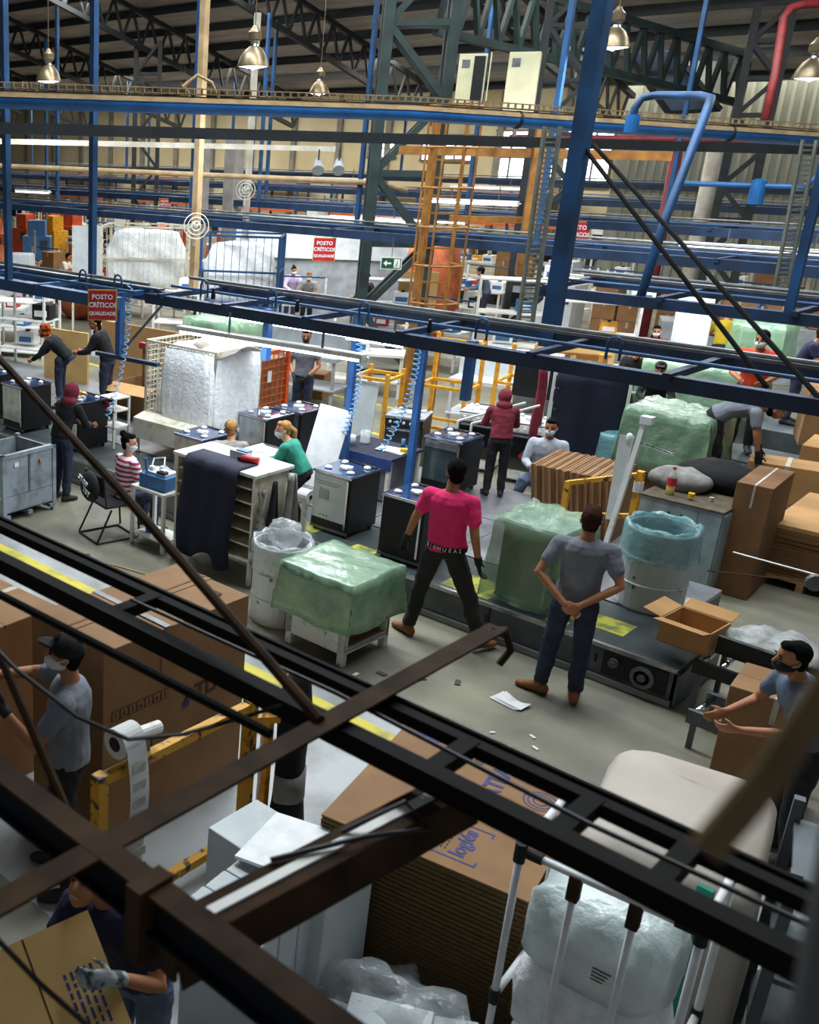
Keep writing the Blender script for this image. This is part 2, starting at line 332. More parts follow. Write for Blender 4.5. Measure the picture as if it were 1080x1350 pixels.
# ---- conveyor line with the stoves on it
t = thing('assembly_conveyor', 'low grey conveyor line with dark belt running under the stoves', 'conveyor', (0, 9, 0))
for k in range(9):
    x0 = -18.6 + k*1.78; part('side_panel', t, 'conv_grey' if x0 > -7.5 else 'conv_wall', MB().box(x0+.006, x0+1.774, 0, .05, .012, .34), bev=.004)
part('belt', t, 'belt', MB().box(-18.6, -2.6, .04, .98, .30, .372))
part('edge_strip', t, 'silver', MB().box(-18.6, -2.6, -.012, .03, .34, .378))
part('kick_rail', t, 'conv_wall', MB().box(-18.6, -2.6, -.03, 0, .01, .07))
part('back_panel', t, 'conv_grey', MB().box(-18.6, -2.6, .95, .99, .02, .3)); part('end_panel', t, 'conv_grey', MB().box(-2.62, -2.57, 0, .98, .02, .33))
for a, b, c, d in ((-4.98, -4.45, .08, .55), (-3.75, -3.2, .3, .62), (-3.85, -3.65, .08, .2), (-7.3, -6.75, .1, .5), (-6.2, -5.9, .05, .35)):
    part('paint_patch', t, 'yellow_patch', MB().box(a, b, c, d, .372, .3745))
w = part('drive_wheel', t, 'grey_metal', MB().lathe([(.02, 0), (.1, 0), (.105, .04), (.07, .05), (.065, .02), (.04, .02), (.035, .06), (.0, .06)], 20), loc=(-2.86, 0, .2)); w.rotation_euler.x = PI/2
w = part('bearing', t, 'grey_metal', MB().lathe([(.045, 0), (.045, .05), (.02, .05), (.02, .07), (0, .07)], 14), loc=(-3.12, 0, .24)); w.rotation_euler.x = PI/2
part('motor_bracket', t, 'black_metal', MB().box(-3.22, -2.66, -.02, 0, .1, .32))
for x in (-3.3, -4.4, -5.2, -6.3): part('bolt', t, 'black_metal', MB().box(x, x+.02, -.012, 0, .18, .26))
t = thing('steel_platform', 'shiny worn steel plate platform behind the conveyor belt', 'platform', (0, 10, 0))
for i in range(13):
    for j in range(2):
        x0 = -18.6 + i*1.2; 
        if x0 > -4.3: continue
        part('floor_plate', t, 'plate', MB().box(x0+.006, x0+1.194, .006+j*1.3, 1.294+j*1.3, .33, .375+.002*((i+j) % 2)))
part('support', t, 'conv_grey', MB().box(-18.6, -4.2, .02, 2.58, 0, .33))
part('support', t, 'conv_grey', MB().box(-4.2, -3.0, .02, 1.2, 0, .33)); part('floor_plate', t, 'plate', MB().box(-4.2, -3.0, .02, 1.2, .33, .374))
# ---- roller conveyors past the end of the belt
def rollers(label, loc, L, Wd, h, n, rz=0, side='conv_grey'):
    t = thing('roller_conveyor', label, 'conveyor', loc, rz)
    for s in (0, 1): part('side_rail', t, side, MB().box(0, L, s*Wd-.02, s*Wd+.02, h-.1, h+.02))
    rm = MB().tube([(0, .02, 0), (0, Wd-.02, 0)], .024, 10).mesh('roller', 'chrome'); rm.shade_smooth()
    for k in range(n): inst('roller', rm, t, (.05+(L-.1)*k/(n-1), 0, h-.01))
    for x in (.06, L-.06):
        for s in (.0, Wd): part('leg', t, 'conv_grey', MB().box(x-.02, x+.02, s-.02, s+.02, 0, h-.1))
rollers('dark roller conveyor holding the open carton', (-2.5, 9.02, 0), 1.3, .62, .5, 9, 0, 'black_metal')
rollers('short low roller conveyor with grey side in front of the carton', (-2.3, 8.45, 0), .9, .42, .32, 7)
# ================================================================== overhead steel, pipes, lamps, signs
t = thing('near_rail_frame', 'blurred black overhead rails crossing the foreground below the camera', 'rail frame', (-2, 1.96, 3.2))
part('lower_rail', t, 'near_black', MB().bar((-5, -.03, 0), (3.0, 0, 0), .052, .055))
part('upper_rail', t, 'near_black', MB().bar((-5, .2, .0), (3.0, .19, .0), .034, .035))
part('top_strip', t, 'near_black', MB().bar((-5, .24, .01), (3.0, .23, .01), .012, .02))
for x in (-3.4, -.18, .96, 1.27, 1.48): part('spacer', t, 'near_black', MB().box(x-.022, x+.022, -.02, .2, -.02, .02))
part('cable_run', t, 'near_black', MB().tube([(-5, -.22, .0), (-1.5, -.22, .01), (.6, -.15, 0)], .014, 8))
part('thin_cord', t, 'cable_black', MB().tube([(-.2, .1, .02), (.6, .12, .02), (1.3, .08, .02), (2.2, .11, .02)], .006, 6))
t = thing('near_crossbar', 'brown angle bar crossing the foreground rails towards the walking man', 'crossbar', (-1.3, 1.0, 3.24))
part('flange', t, 'near_brown', MB().box(-.03, .03, -.5, 1.75, 0, .008)); part('web', t, 'near_brown', MB().box(-.03, -.022, -.5, 1.75, -.05, 0))
part('end_hook', t, 'near_brown', MB().tube([(0, 1.72, 0), (.0, 1.8, -.02), (.01, 1.84, -.1), (0, 1.8, -.14)], .012, 7))
t = thing('near_side_beam', 'dark navy beam crossing the bottom left corner near the camera', 'beam', (-1.6, 1.14, 3.2))
part('web', t, 'near_navy', MB().bar((-2.2, 0, 0), (2.4, .02, 0), .02, .09)); part('top_flange', t, 'near_brown', MB().bar((-2.2, 0, .045), (2.4, .02, .045), .062, .008))
part('bottom_flange', t, 'near_navy', MB().bar((-2.2, 0, -.045), (2.4, .02, -.045), .062, .008)); part('clamp', t, 'near_brown', MB().box(.43, .47, -.04, .05, -.12, .06))
t = thing('unlit_tube_lamp', 'dusty brown unlit tube lamp hanging in the foreground', 'lamp', (-1.07, 1.58, 3.08), R(-6))
part('housing', t, 'near_brown', MB().box(-.045, .045, -.43, .50, .03, .06), bev=.004)
part('white_strip', t, 'white_paint', MB().box(-.012, .012, -.41, .48, .06, .066))
for s in (-1, 1): part('reflector_wing', t, 'near_brown', MB().poly([(s*.045, -.43, .05), (s*.068, -.43, -.02), (s*.064, -.43, -.025), (s*.04, -.43, .04)], .93, (0, 1, 0)))
part('end_cap', t, 'near_brown', MB().box(-.05, .05, -.44, -.43, -.01, .06)); part('lead', t, 'cable_black', MB().tube([(-.02, .1, .07), (.03, .25, .12), (.07, .3, .05), (.03, .12, .08), (-.04, -.1, .07)], .006, 6))
tag(MB().tube([(-1.31, 1.89, 3.25), (-2.5, 2.25, 3.5), (-3.9, 2.67, 3.76)], .016, 8).build('stay_rod', 'near_brown'), 'thin brown stay rod slanting down from the left edge to the black rails', 'rod')
tag(MB().tube([(-1.98, 1.35, 3.42), (-1.46, 1.23, 3.12), (-1.4, 1.2, 3.08)], .012, 8).build('hanger_rod', 'near_brown'), 'short brown hanger rod in front of the man in the cap', 'rod')
tag(MB().tube([(-1.95, 1.27, 3.48), (-1.81, 1.31, 3.39), (-1.68, 1.40, 3.28), (-1.62, 1.52, 3.195), (-1.58, 1.68, 3.165), (-1.52, 1.84, 3.18), (-1.45, 1.93, 3.22)], .006, 6).build('slack_cable', 'cable_black'), 'thin black cable sagging below the left foreground rails', 'cable')
tag(MB().tube([(-1.36, .89, 3.16), (-1.25, .95, 3.05), (-1.15, 1.02, 2.95)], .006, 6).build('slack_cable', 'cable_black'), 'thin dark wire across the bottom left cardboard sheet', 'cable')
t = thing('guard_rail', 'out-of-focus brown guard rail right beside the camera', 'guard rail', (0, 0, 3.2))
part('slanting_bar', t, 'rail_tan', MB().tube([(-.0878, .572, 1.192), (-.1008, .5135, 1.1205), (-.1118, .4875, 1.085)], .0085, 10)); part('post', t, 'grey_metal', MB().tube([(-.10, .72, 1.12), (-.035, .50, .86)], .017, 10))
# ---- blue overhead frames carrying lamps and air lines
def frame(label, yf, yb, z, x0, x1, xs, posts, beam='beam_navy', w=.11, conduit=True, top=None):
    t = thing('overhead_frame', label, 'overhead frame', (0, yf, z))
    d = yb-yf
    part('front_beam', t, beam, MB().bar((x0, 0, 0), (x1, 0, 0), w, w*1.15)); part('back_beam', t, beam, MB().bar((x0, d, 0), (x1, d, 0), w, w*1.15))
    for x in xs: part('crossbar', t, beam, MB().bar((x, -.1, .06), (x, d+.1, .06), .07, .06))
    if conduit:
        part('conduit', t, 'grey_metal', MB().tube([(x0, d*.55, .2), (x1, d*.55, .2)], .022, 8))
        part('air_pipe', t, 'beam_blue', MB().tube([(x0, d*.3, .12), (x1, d*.3, .12)], .018, 8))
        part('cable_tray', t, 'grey_metal', MB().box(x0, x1, d*.75, d*.75+.1, .1, .13))
    for x, s in posts: part('post', t, 'beam_blue', MB().bar((x, d if s else 0, -.05), (x, d if s else 0, (top or 5)), .085, .085))
    return t
f1 = frame('blue overhead frame above the conveyor line, nearest to the camera', 9.17, 10.57, 2.8, -9.6, 1.5, (-9.3, -8.2, -7.0, -5.8, -4.4, -3.2, -2.0), (), top=5)
for x, y, zb in ((-7.34, 1.4, -2.4), (-6.39, 1.4, -2.4)): part('drop_post', f1, 'post_blue', MB().bar((x, y, zb), (x, y, 0), .075, .075))
for x in (-8.0, -5.3): part('drop_post', f1, 'post_blue', MB().bar((x, .5, -.62), (x, .5, 0), .085, .085))
for x in (-9.0, -7.9, -6.6, -5.2, -3.9): part('hook', f1, 'beam_blue', MB().tube([(x, .35, .05)] + [(x+.06-.06*math.cos(a), .35, .2+.06*math.sin(a)) for a in (0, .8, 1.57, 2.3, 3.14)] + [(x+.12, .35, .05)], .013, 6))
for x in (-8.6, -7.3, -5.6): part('valve', f1, 'black_metal', MB().lathe([(.025, 0), (.03, .04), (.018, .1), (.022, .13), (.0, .14)], 10), loc=(x, .15, .08))
for x, m in ((-4.94, 'beam_blue'),):
    c = part('main_column', f1, m, MB().bar((x, 1.4, -.1), (x, 1.4, 6.5), .15, .15)); 
part('stay', f1, 'near_black', MB().tube([(-5.0, 1.45, 1.95), (-2.6, .45, 0)], .02, 6)); part('stay', f1, 'near_black', MB().tube([(-4.9, 1.6, 1.9), (-2.1, .0, .05)], .02, 6))
f0 = frame('blue overhead frame with hooks above the stoves at the left edge', 8.5, 9.4, 2.8, -17, -9.4, (-16, -14.2, -12.6, -11, -9.7), ((-11.72, 0), (-10.98, 1)), 'beam_blue', .13, top=6)
for x in (-10.6, -9.9): part('hook', f0, 'beam_blue', MB().tube([(x, .35, .05)] + [(x+.07-.07*math.cos(a), .35, .22+.07*math.sin(a)) for a in (0, .8, 1.57, 2.3, 3.14)] + [(x+.14, .35, .05)], .014, 6))
t = thing('lamp_bracket', 'blue bracket post with a short footrail beside the red quality sign', 'bracket', (-10.05, 9.1, 2.0))
part('post', t, 'post_blue', MB().bar((0, 0, 0), (0, 0, .85), .09)); part('brace', t, 'grey_metal', MB().bar((.05, 0, .05), (.6, .3, .8), .035)); part('foot', t, 'beam_navy', MB().bar((-.35, -.1, -.02), (.75, .0, -.02), .07, .05))
frame('blue overhead frame across the middle of the hall above the second line', 13.0, 14.6, 2.95, -6.3, 2, (-6.2, -4.8, -3.4, -2), ((-3.48, 0),), 'beam_navy', .11, top=3.6)
frame('blue overhead frame above the third line, passing behind the lattice column', 17.6, 19.2, 3.05, -38, -3, [-37+2.4*i for i in range(15)], ((-8.72, 0), (-13.6, 1), (-24, 1), (-29, 0), (-18.6, 1)), 'beam_navy', .14, top=5.2)
frame('blue overhead frame above the fourth line far back in the hall', 23.5, 25.0, 3.15, -48, -4, [-47+3*i for i in range(15)], ((-20.1, 0), (-21.1, 1), (-30, 0), (-36, 1), (-13.5, 0), (-9.5, 1)), 'beam_navy', .15, top=5)
frame('blue overhead frame above the fifth line near the far wall', 31, 32.6, 3.3, -60, -6, [-59+4*i for i in range(14)], ((-28, 0), (-38, 1), (-34, 0), (-45, 0), (-16, 0), (-11, 1)), 'beam_navy', .16, top=4)
frame('last blue overhead frame just before the cream back wall', 38, 39.6, 3.6, -66, -8, [-65+4*i for i in range(15)], ((-40, 0), (-52, 1), (-33, 0), (-25, 0)), 'beam_navy', .16, top=3.4)
# ---- the long dusty blue pipe with its cable tray
t = thing('main_blue_pipe', 'long dusty blue pipe with perforated cable tray across the top of the hall', 'pipe')
P0, P1, P2 = Vector((-11.9, 5.3, 5.16)), Vector((-8.2, 12.5, 5.1)), Vector((-4.3, 19.6, 4.8))
part('pipe', t, 'pipe_blue', MB().tube([P0, P1, P2], .1, 16), smooth=True)
dn = (P1-P0).normalized()
part('dust_layer', t, 'dust', MB().loft([[p + Vector((.885*c, -.465*c, .0))*.112 + Vector((0, 0, .112*s)) for c, s in [(math.cos(a), math.sin(a)) for a in (.3, .6, .9, 1.2, 1.57, 1.9, 2.2, 2.5, 2.84)]] for p in (P0, P1, P2)]))
up = Vector((0, 0, .135))
part('cable_tray', t, 'dust', MB().bar(P0+up, P1+up, .16, .012).bar(P1+up, P2+up, .16, .012))
rg = MB()
for i in range(150):
    p = P0.lerp(P1, i/75) if i < 75 else P1.lerp(P2, (i-75)/75)
    rg.bar(p+up+Vector((.07, -.04, 0)), p+up+Vector((.07, -.04, .055)), .03, .012)
o = part('tray_edge', t, 'dust', rg); o['kind'] = 'stuff'
part('tray_edge_lip', t, 'dust', MB().bar(P0+up+Vector((.07, -.04, .06)), P1+up+Vector((.07, -.04, .06)), .014).bar(P1+up+Vector((.07, -.04, .06)), P2+up+Vector((.07, -.04, .06)), .014))
for k in (.93, .2, .62): 
    q = P1.lerp(P2, k); part('pipe_clamp', t, 'steel_dark', MB().tube([q-dn*.02, q+dn*.02], .118, 14))
part('strap', t, 'post_tan', MB().tube([P0.lerp(P1, .665)+Vector((.06, 0, .1)), P0.lerp(P1, .655)+Vector((.03, 0, .28)), P0.lerp(P1, .635)+Vector((0, 0, .36)), P0.lerp(P1, .615)+Vector((-.04, 0, .22))], .022, 6))
t = thing('blue_pipe_loop', 'blue pipe rising off the long pipe and bending down to the overhead frame', 'pipe')
part('pipe', t, 'beam_blue', MB().tube([(-6.35, 15.0, 4.95), (-6.35, 15.0, 5.2), (-6.3, 15.05, 5.33), (-6.15, 15.1, 5.36), (-5.3, 14.3, 5.3), (-5.1, 14.1, 5.26), (-5.05, 13.9, 5.1), (-5.05, 13.3, 3.9), (-5.06, 13.02, 2.95)], .052, 12), smooth=True)
part('valve_body', t, 'pipe_blue', MB().tube([(-6.35, 15, 4.9), (-6.35, 15, 5.12)], .09, 12))
tag(MB().bar((-12.4, 6.2, 4.86), (-4.4, 21.5, 4.7), .16, .14).build('roof_tie', 'steel_dark'), 'dark steel tie beam just below the long blue pipe', 'beam')
tag(MB().bar((-17, 12, 4.72), (-13.35, 17.85, 4.66), .14, .1).build('duct', 'pipe_white'), 'pale dusty duct running under the dark tie beam', 'duct')
tag(MB().tube([(-24, 14, 4.25), (-13.4, 19.2, 4.0), (-12.6, 19.5, 3.85)], .06, 10).build('conduit', 'post_tan'), 'tan conduit crossing behind the left blue posts to the lattice column', 'conduit')
# ---- high-bay lamps
def highbay(label, loc, s=1, power=90):
    t = thing('high_bay_lamp', label, 'lamp', loc)
    part('reflector', t, 'lamp_metal', MB().lathe([(.255*s, 0), (.25*s, .03*s), (.21*s, .14*s), (.15*s, .24*s), (.085*s, .29*s), (.08*s, .3*s), (.075*s, .285*s), (.14*s, .23*s), (.2*s, .13*s), (.24*s, .0)], 24, cap=False), smooth=True)
    part('lens', t, 'lens', MB().lathe([(.235*s, .012), (.12*s, -.012), (.05*s, -.02), (.0, -.045)], 24, cap=False), smooth=True)
    part('neck', t, 'chrome', MB().lathe([(.07*s, .29*s), (.06*s, .33*s), (.07*s, .38*s)], 14)); part('ballast', t, 'lamp_metal', MB().lathe([(.10*s, .38*s), (.11*s, .4*s), (.11*s, .5*s), (.07*s, .54*s), (.03*s, .6*s)], 16))
    h = RZ(loc[1])-loc[2]-.25
    part('rod', t, 'lamp_metal', MB().tube([(0, 0, .58*s), (0, 0, h)], .008, 6))
    l = bpy.data.lights.new('lamp_light', 'AREA'); l.shape = 'DISK'; l.size = .44*s; l.energy = power; l.color = (.93, .96, 1)
    o = bpy.data.objects.new('lamp_light', l); COL.objects.link(o); o.parent = t; o.location = (0, 0, -.06)
highbay('large lit bell lamp hanging above the conveyor line, left of the lattice column', (-11.62, 13.26, 5.85), 1, 160)
highbay('lit bell lamp hanging near the left edge of the hall', (-16.24, 12.78, 5.78), .95, 130)
highbay('small lit bell lamp hanging further back beside the lattice column', (-16.9, 21.79, 5.95), 1, 150)
highbay('golden bell lamp hanging beside the big blue column at top right', (-7.97, 17.63, 6.2), 1, 140)
highbay('dim bell lamp hanging at the right edge under the roof', (-5.79, 19.87, 5.78), 1, 120)
highbay('tiny bell lamp far back behind the tan post', (-26.77, 27.03, 6.3), 1, 200)
# ---- fluorescent fixtures
def tube_lamp(label, a, b, tube='tube', w=.09):
    a = Vector(a); b = Vector(b); t = thing('tube_lamp', label, 'lamp', a); d = b-a; n = Vector((0, 0, 1))
    part('housing', t, 'white_paint', MB().bar(n*.035, d+n*.035, w, .05)); part('tube', t, tube, MB().tube([d*.01-n*.012, d*.99-n*.012], .022, 8))
    part('reflector', t, 'white_plain', MB().bar(n*.012+Vector((.03, .06, 0)), d+n*.012+Vector((.03, .06, 0)), .04, .02)); part('end_cap', t, 'white_paint', MB().bar(d*.995+n*.01, d*1.005+n*.01, w, .09)); part('hanger', t, 'grey_metal', MB().bar(d*.3+n*.06, d*.3+n*.3, .02)); part('hanger', t, 'grey_metal', MB().bar(d*.8+n*.06, d*.8+n*.3, .02))
tube_lamp('long lit tube lamp above the wire basket and the stoves', (-8.85, 9.0, 2.5), (-6.3, 9.24, 2.5), 'tube', .13)
tube_lamp('lit tube lamp on the far side of the near overhead frame', (-8.9, 9.95, 2.58), (-6.6, 10.05, 2.58))
tube_lamp('short lit tube lamp between the two blue drop posts', (-7.3, 10.3, 2.5), (-6.5, 10.35, 2.5))
tube_lamp('lit tube lamp above the wooden crate at right', (-7.9, 16.6, 2.75), (-5.9, 17.3, 2.62), 'tube', .12)
for i, (x, y, z, l, n) in enumerate(((-11.9, 19.0, 3.7, 1.9, 'behind the orange caged ladder'), (-6.9, 18.9, 3.2, 2.4, 'left of the bright lamp cluster at right'), (-4.6, 18.4, 3.25, 1.6, 'at right edge below the frame beam'), (-17.3, 23.2, 2.95, 2.3, 'behind the far white board'), (-20.3, 25.1, 3.85, 2.6, 'above the orange machine far back'), (-15.2, 23.5, 3.0, 1.6, 'near the exit sign'), (-25.5, 18.8, 3.4, 1.4, 'at the far left edge'), (-5.2, 21.0, 3.3, 2.2, 'in the bright cluster at right, upper one'), (-5.6, 19.6, 3.0, 2.0, 'in the bright cluster at right, lower one'), (-18.5, 31, 3.6, 2.4, 'far back left of the bright window'))):
    tube_lamp('lit tube lamp ' + n, (x, y, z), (x+l, y+.12*l, z), 'tube_far')
area('tube_lamp_glow', (-7.6, 9.3, 2.46), (2.6, .12), 60, (.9, .95, 1)); area('tube_lamp_glow', (-6.9, 17.0, 2.6), (2.0, .12), 60, (.92, .95, 1))
area('tube_lamp_glow', (-5.6, 20, 3.0), (3.0, .3), 90, (.92, .95, 1)); area('tube_lamp_glow', (-16.5, 23.3, 2.9), (5, .2), 110, (.95, .96, 1))
# ---- signs
FR = (PI/2, 0, 0)
def sign(label, loc, w, rz):
    t = thing('quality_sign', label, 'sign', loc, rz); h = w*1.05
    part('border', t, 'sign_edge', MB().box(-w/2, w/2, 0, .012, -h/2, h/2)); part('board', t, 'sign_red', MB().box(-w/2+.015, w/2-.015, -.006, .001, -h/2+.015, h/2-.015))
    for s, z, k in (('POSTO', .26, .2), ('CRÍTICO!', .0, .2), ('QUALIDADE', -.27, .145)): text('lettering', s, w*k*1.15, 'white_plain', t, (0, -.008, h*z), FR, sx=.98, bold=w*.006)
    for s in (-1, 1): part('hanging_wire', t, 'steel_dark', MB().bar((s*w*.4, .006, h/2), (s*w*.4, .006, h/2+.2), .01))
sign('red POSTO CRITICO quality sign nearest to the camera, above the striped woman', (-9.5, 8.3, 2.79), .36, R(44))
sign('red POSTO CRITICO quality sign left of the lattice column above the seated workers', (-13.09, 17.45, 2.72), .45, R(36))
sign('red POSTO CRITICO quality sign half hidden behind the big blue column', (-10.68, 23.35, 2.93), .55, R(26))
sign('small red POSTO CRITICO quality sign far back beside the white cages', (-23.8, 23.35, 2.98), .36, R(44))
t = thing('exit_sign', 'green emergency exit sign with running figure and arrow on the lattice column', 'sign', (-11.38, 17.3, 2.6), R(34))
t.scale = (.82, .82, .82)
part('border', t, 'white_plain', MB().box(-.24, .24, 0, .015, -.14, .14)); part('board', t, 'sign_green', MB().box(-.22, .22, -.005, .001, -.12, .12))
part('hanging_wire', t, 'steel_dark', MB().bar((0, .01, .14), (0, .3, .55), .015)); part('arrow', t, 'white_plain', MB().poly([(-.18, -.008, 0), (-.1, -.008, .07), (-.1, -.008, .02), (.0, -.008, .02), (.0, -.008, -.02), (-.1, -.008, -.02), (-.1, -.008, -.07)], .003, (0, 1, 0)))
part('doorway', t, 'white_plain', MB().box(.06, .2, -.008, -.005, -.1, .1)); part('running_figure', t, 'sign_green', MB().bar((.13, -.01, .02), (.11, -.01, -.03), .035, .004).bar((.11, -.01, -.03), (.08, -.01, -.08), .02, .004).bar((.11, -.01, -.03), (.16, -.01, -.07), .02, .004).bar((.13, -.01, .02), (.17, -.01, -.01), .016, .004).box(.13, .155, -.012, -.008, .035, .06))
# ---- columns, ladder, electrical boxes
def lattice(label, loc, w, d, h, n, mat, rz=0, b=.14):
    t = thing('lattice_column', label, 'column', loc, rz)
    for sx in (-1, 1):
        for sy in (-1, 1): part('leg', t, mat, MB().bar((sx*w/2, sy*d/2, 0), (sx*w/2, sy*d/2, h), b))
    dz = h/n
    xm = MB().bar((-w/2, 0, 0), (w/2, 0, dz), b*.65).mesh('brace', mat); xn = MB().bar((w/2, 0, 0), (-w/2, 0, dz), b*.65).mesh('brace', mat); hm = MB().bar((-w/2, 0, 0), (w/2, 0, 0), b*.6).mesh('strut', mat)
    for k in range(n):
        for sy in (-1, 1): inst('brace', xm if k % 2 else xn, t, (0, sy*d/2, k*dz)); inst('strut', hm, t, (0, sy*d/2, k*dz))
lattice('tall dark green lattice column left of the orange ladder', (-12.55, 19.2, 0), 1.25, .5, 8.4, 6, 'steel_green', R(40), .2)
lattice('dark lattice column right of the orange ladder behind the pale electrical box', (-10.6, 21.5, 0), .9, .5, 9, 9, 'steel_dark', R(30), .12)
lattice('dark lattice column at the right edge below the girder', (-9.25, 28.3, 0), .7, .5, 7.9, 10, 'steel_dark', R(20), .16)
lattice('dark lattice column far left between the blue posts', (-31, 20.5, 0), .7, .5, 8.5, 9, 'steel_dark', R(50), .12)
lattice('dark lattice column far back left of the tan post', (-27, 25.5, 0), .8, .5, 8, 8, 'steel_dark', R(45), .14)
t = thing('caged_ladder', 'orange safety ladder with cage hoops climbing beside the lattice column', 'ladder', (-10.15, 16.8, 0), R(38))
for s in (-1, 1): part('stile', t, 'ladder_orange', MB().bar((s*.27, 0, 0), (s*.27, 0, 5.4), .06)); part('cage_bar', t, 'ladder_orange', MB().bar((s*.42, -.5, 2.0), (s*.42, -.5, 5.4), .035)); part('cage_bar', t, 'ladder_orange', MB().bar((s*.16, -.72, 2.0), (s*.16, -.72, 5.4), .035))
rm = MB().bar((-.27, 0, 0), (.27, 0, 0), .03).mesh('rung', 'ladder_orange'); hm = MB().tube([(-.27, 0, 0), (-.42, -.5, 0), (-.16, -.72, 0), (.16, -.72, 0), (.42, -.5, 0), (.27, 0, 0)], .022, 6).mesh('hoop', 'ladder_orange')
for k in range(16): inst('rung', rm, t, (0, 0, .6+k*.3))
for k in range(6): inst('hoop', hm, t, (0, 0, 2.1+k*.65))
tag(MB().bar((-10.75, 17.3, 0), (-10.75, 17.3, 5.2), .12).build('orange_post', 'ladder_orange'), 'thick brownish orange post at the left of the caged ladder', 'post')
t = thing('orange_gantry', 'orange gantry beams behind the caged ladder', 'gantry', (-10.2, 19, 0), R(35))
part('upright', t, 'ladder_orange', MB().bar((.55, 0, 2.4), (.55, 0, 5.1), .26)); part('beam', t, 'ladder_orange', MB().bar((-2.0, .1, 4.65), (2.8, .1, 4.6), .16)); part('beam', t, 'ladder_orange', MB().bar((-.9, .3, 3.4), (.7, .3, 3.4), .12))
def ebox(label, loc, w, d, h, rz, op):
    t = thing('electrical_cabinet', label, 'cabinet', loc, rz)
    part('body', t, 'ebox', MB().box(-w/2, w/2, 0, d, 0, h), bev=.008)
    if op: part('dark_opening', t, 'black_metal', MB().box(.02, w/2-.03, -.012, 0, .04, h-.04)); part('door', t, 'ebox', MB().obox((w/2+.06, -.12, h/2), (.02, .26, h)))
    part('vent', t, 'grey_metal', MB().box(-w/2+.06, -w/2+.2, -.008, 0, h-.24, h-.1)); part('mounting_leg', t, 'grey_metal', MB().bar((0, d/2, -.35), (0, d/2, 0), .05))
ebox('cream electrical cabinet with its dark door open, mounted high by the lattice column', (-11.0, 18.7, 5.5), .5, .3, .85, R(30), True)
ebox('plain cream electrical cabinet mounted high left of the big blue column', (-9.83, 18.4, 5.25), .52, .4, 1.05, R(25), False)
tag(MB().bar((-13.05, 13.6, 2.2), (-13.05, 13.6, 10.6), .12).build('tan_post', 'post_tan'), 'tan square post carrying a wall fan on the left', 'post')
tag(MB().bar((-16.6, 19.0, 2.6), (-16.6, 19.0, 7.5), .11).build('cream_post', 'pipe_white'), 'cream square post below the big lit bell lamp', 'post')
for x, y, w, n in ((-21.9, 22.9, .42, 'left'), (-21.2, 23.6, .42, 'right')): tag(MB().box(x-w/2, x+w/2, y-w/2, y+w/2, 0, 5.0).build('concrete_column', 'concrete', bev=.02), f'grey concrete column far back, the {n} one of the pair', 'column')
def meshtray(label, a, b, w):
    t = thing('perforated_tray', label, 'cable tray', a); d = Vector(b)-Vector(a); x = Vector((.66, .75, 0))
    for s in (-1, 1): part('side_flange', t, 'tray_mesh', MB().bar(x*s*w/2, d+x*s*w/2, .03, .06))
    rg = MB().bar(-x*w/2, x*w/2, .02, .022).mesh('rung', 'tray_mesh'); n = int(d.length/.055)
    for k in range(n): inst('rung', rg, t, d*k/n)
meshtray('perforated grey cable tray dropping beside the big blue column', (-5.83, 11.8, 2.5), (-5.86, 11.8, 4.9), .17)
meshtray('perforated grey cable tray dropping near the right edge', (-4.05, 14.6, 3.05), (-4.11, 14.6, 4.8), .16)
for i, (x, y, r, m, z0, z1, lb) in enumerate(((-10.2, 26.8, .13, 'pipe_red', 0, 5.0, 'thick red fire pipe standing behind the blue pipe loop'), (-10.1, 28.9, .2, 'pipe_white', 0, 5.1, 'pale round column right of the red fire pipe'), (-8.0, 31, .06, 'pipe_white', 0, 6, 'thin white pipe on the right corrugated wall'))):
    tag(MB().tube([(x, y, z0), (x, y, z1)], r, 14).build('standing_pipe', m, smooth=True), lb, 'pipe')
tag(MB().tube([(-14, 26, 5.0), (-10.2, 26.8, 4.98), (-6, 27.6, 4.9)], .08, 10).build('fire_main', 'pipe_red', smooth=True), 'horizontal red fire pipe below the long blue pipe at right', 'pipe')
tag(MB().tube([(-7.61, 24.0, 5.3), (-7.7, 24.3, 6.2), (-7.88, 24.67, 7.2), (-7.84, 24.8, 7.38), (-7.7, 25.0, 7.45), (-7.2, 25.6, 7.5)], .08, 10).build('fire_main', 'pipe_red', smooth=True), 'red fire pipe bending under the roof at the top right corner', 'pipe')
t = thing('air_regulator', 'blue valve body on a hanging pipe at right of the red fire pipe', 'valve', (-8.4, 27, 0))
part('body', t, 'pipe_blue', MB().lathe([(.08, 3.55), (.16, 3.6), (.16, 4.1), (.08, 4.15)], 14)); part('pipe', t, 'pipe_blue', MB().tube([(-2, 0, 4.0), (0, 0, 4.0), (.9, 0, 4.0), (1.2, 0, 4.3), (1.2, 0, 5)], .06, 8))
def fan(label, loc, rz):
    t = thing('wall_fan', label, 'fan', loc, rz)
    for r in (.22, .15, .08): part('guard_ring', t, 'cream_paint', MB().tube([(r*math.cos(a), 0, r*math.sin(a)) for a in [2*PI*k/16 for k in range(17)]], .008, 5))
    bl = MB().poly([(.03, .03, 0), (.17, .03, .05), (.18, .05, -.02), (.05, .05, -.05)], .006, (0, 1, 0)).mesh('blade', 'machine_grey')
    for k in range(4): inst('blade', bl, t, rot=(0, k*PI/2, 0))
    part('motor', t, 'cream_paint', MB().ell((0, .12, 0), (.08, .1, .08))); part('arm', t, 'cream_paint', MB().bar((0, .12, -.05), (0, .2, -.35), .05))
fan('cream wall fan on the tan post at left', (-12.8, 13.35, 3.35), R(50)); fan('grey wall fan on the cream post further back', (-16.4, 18.7, 3.75), R(45))
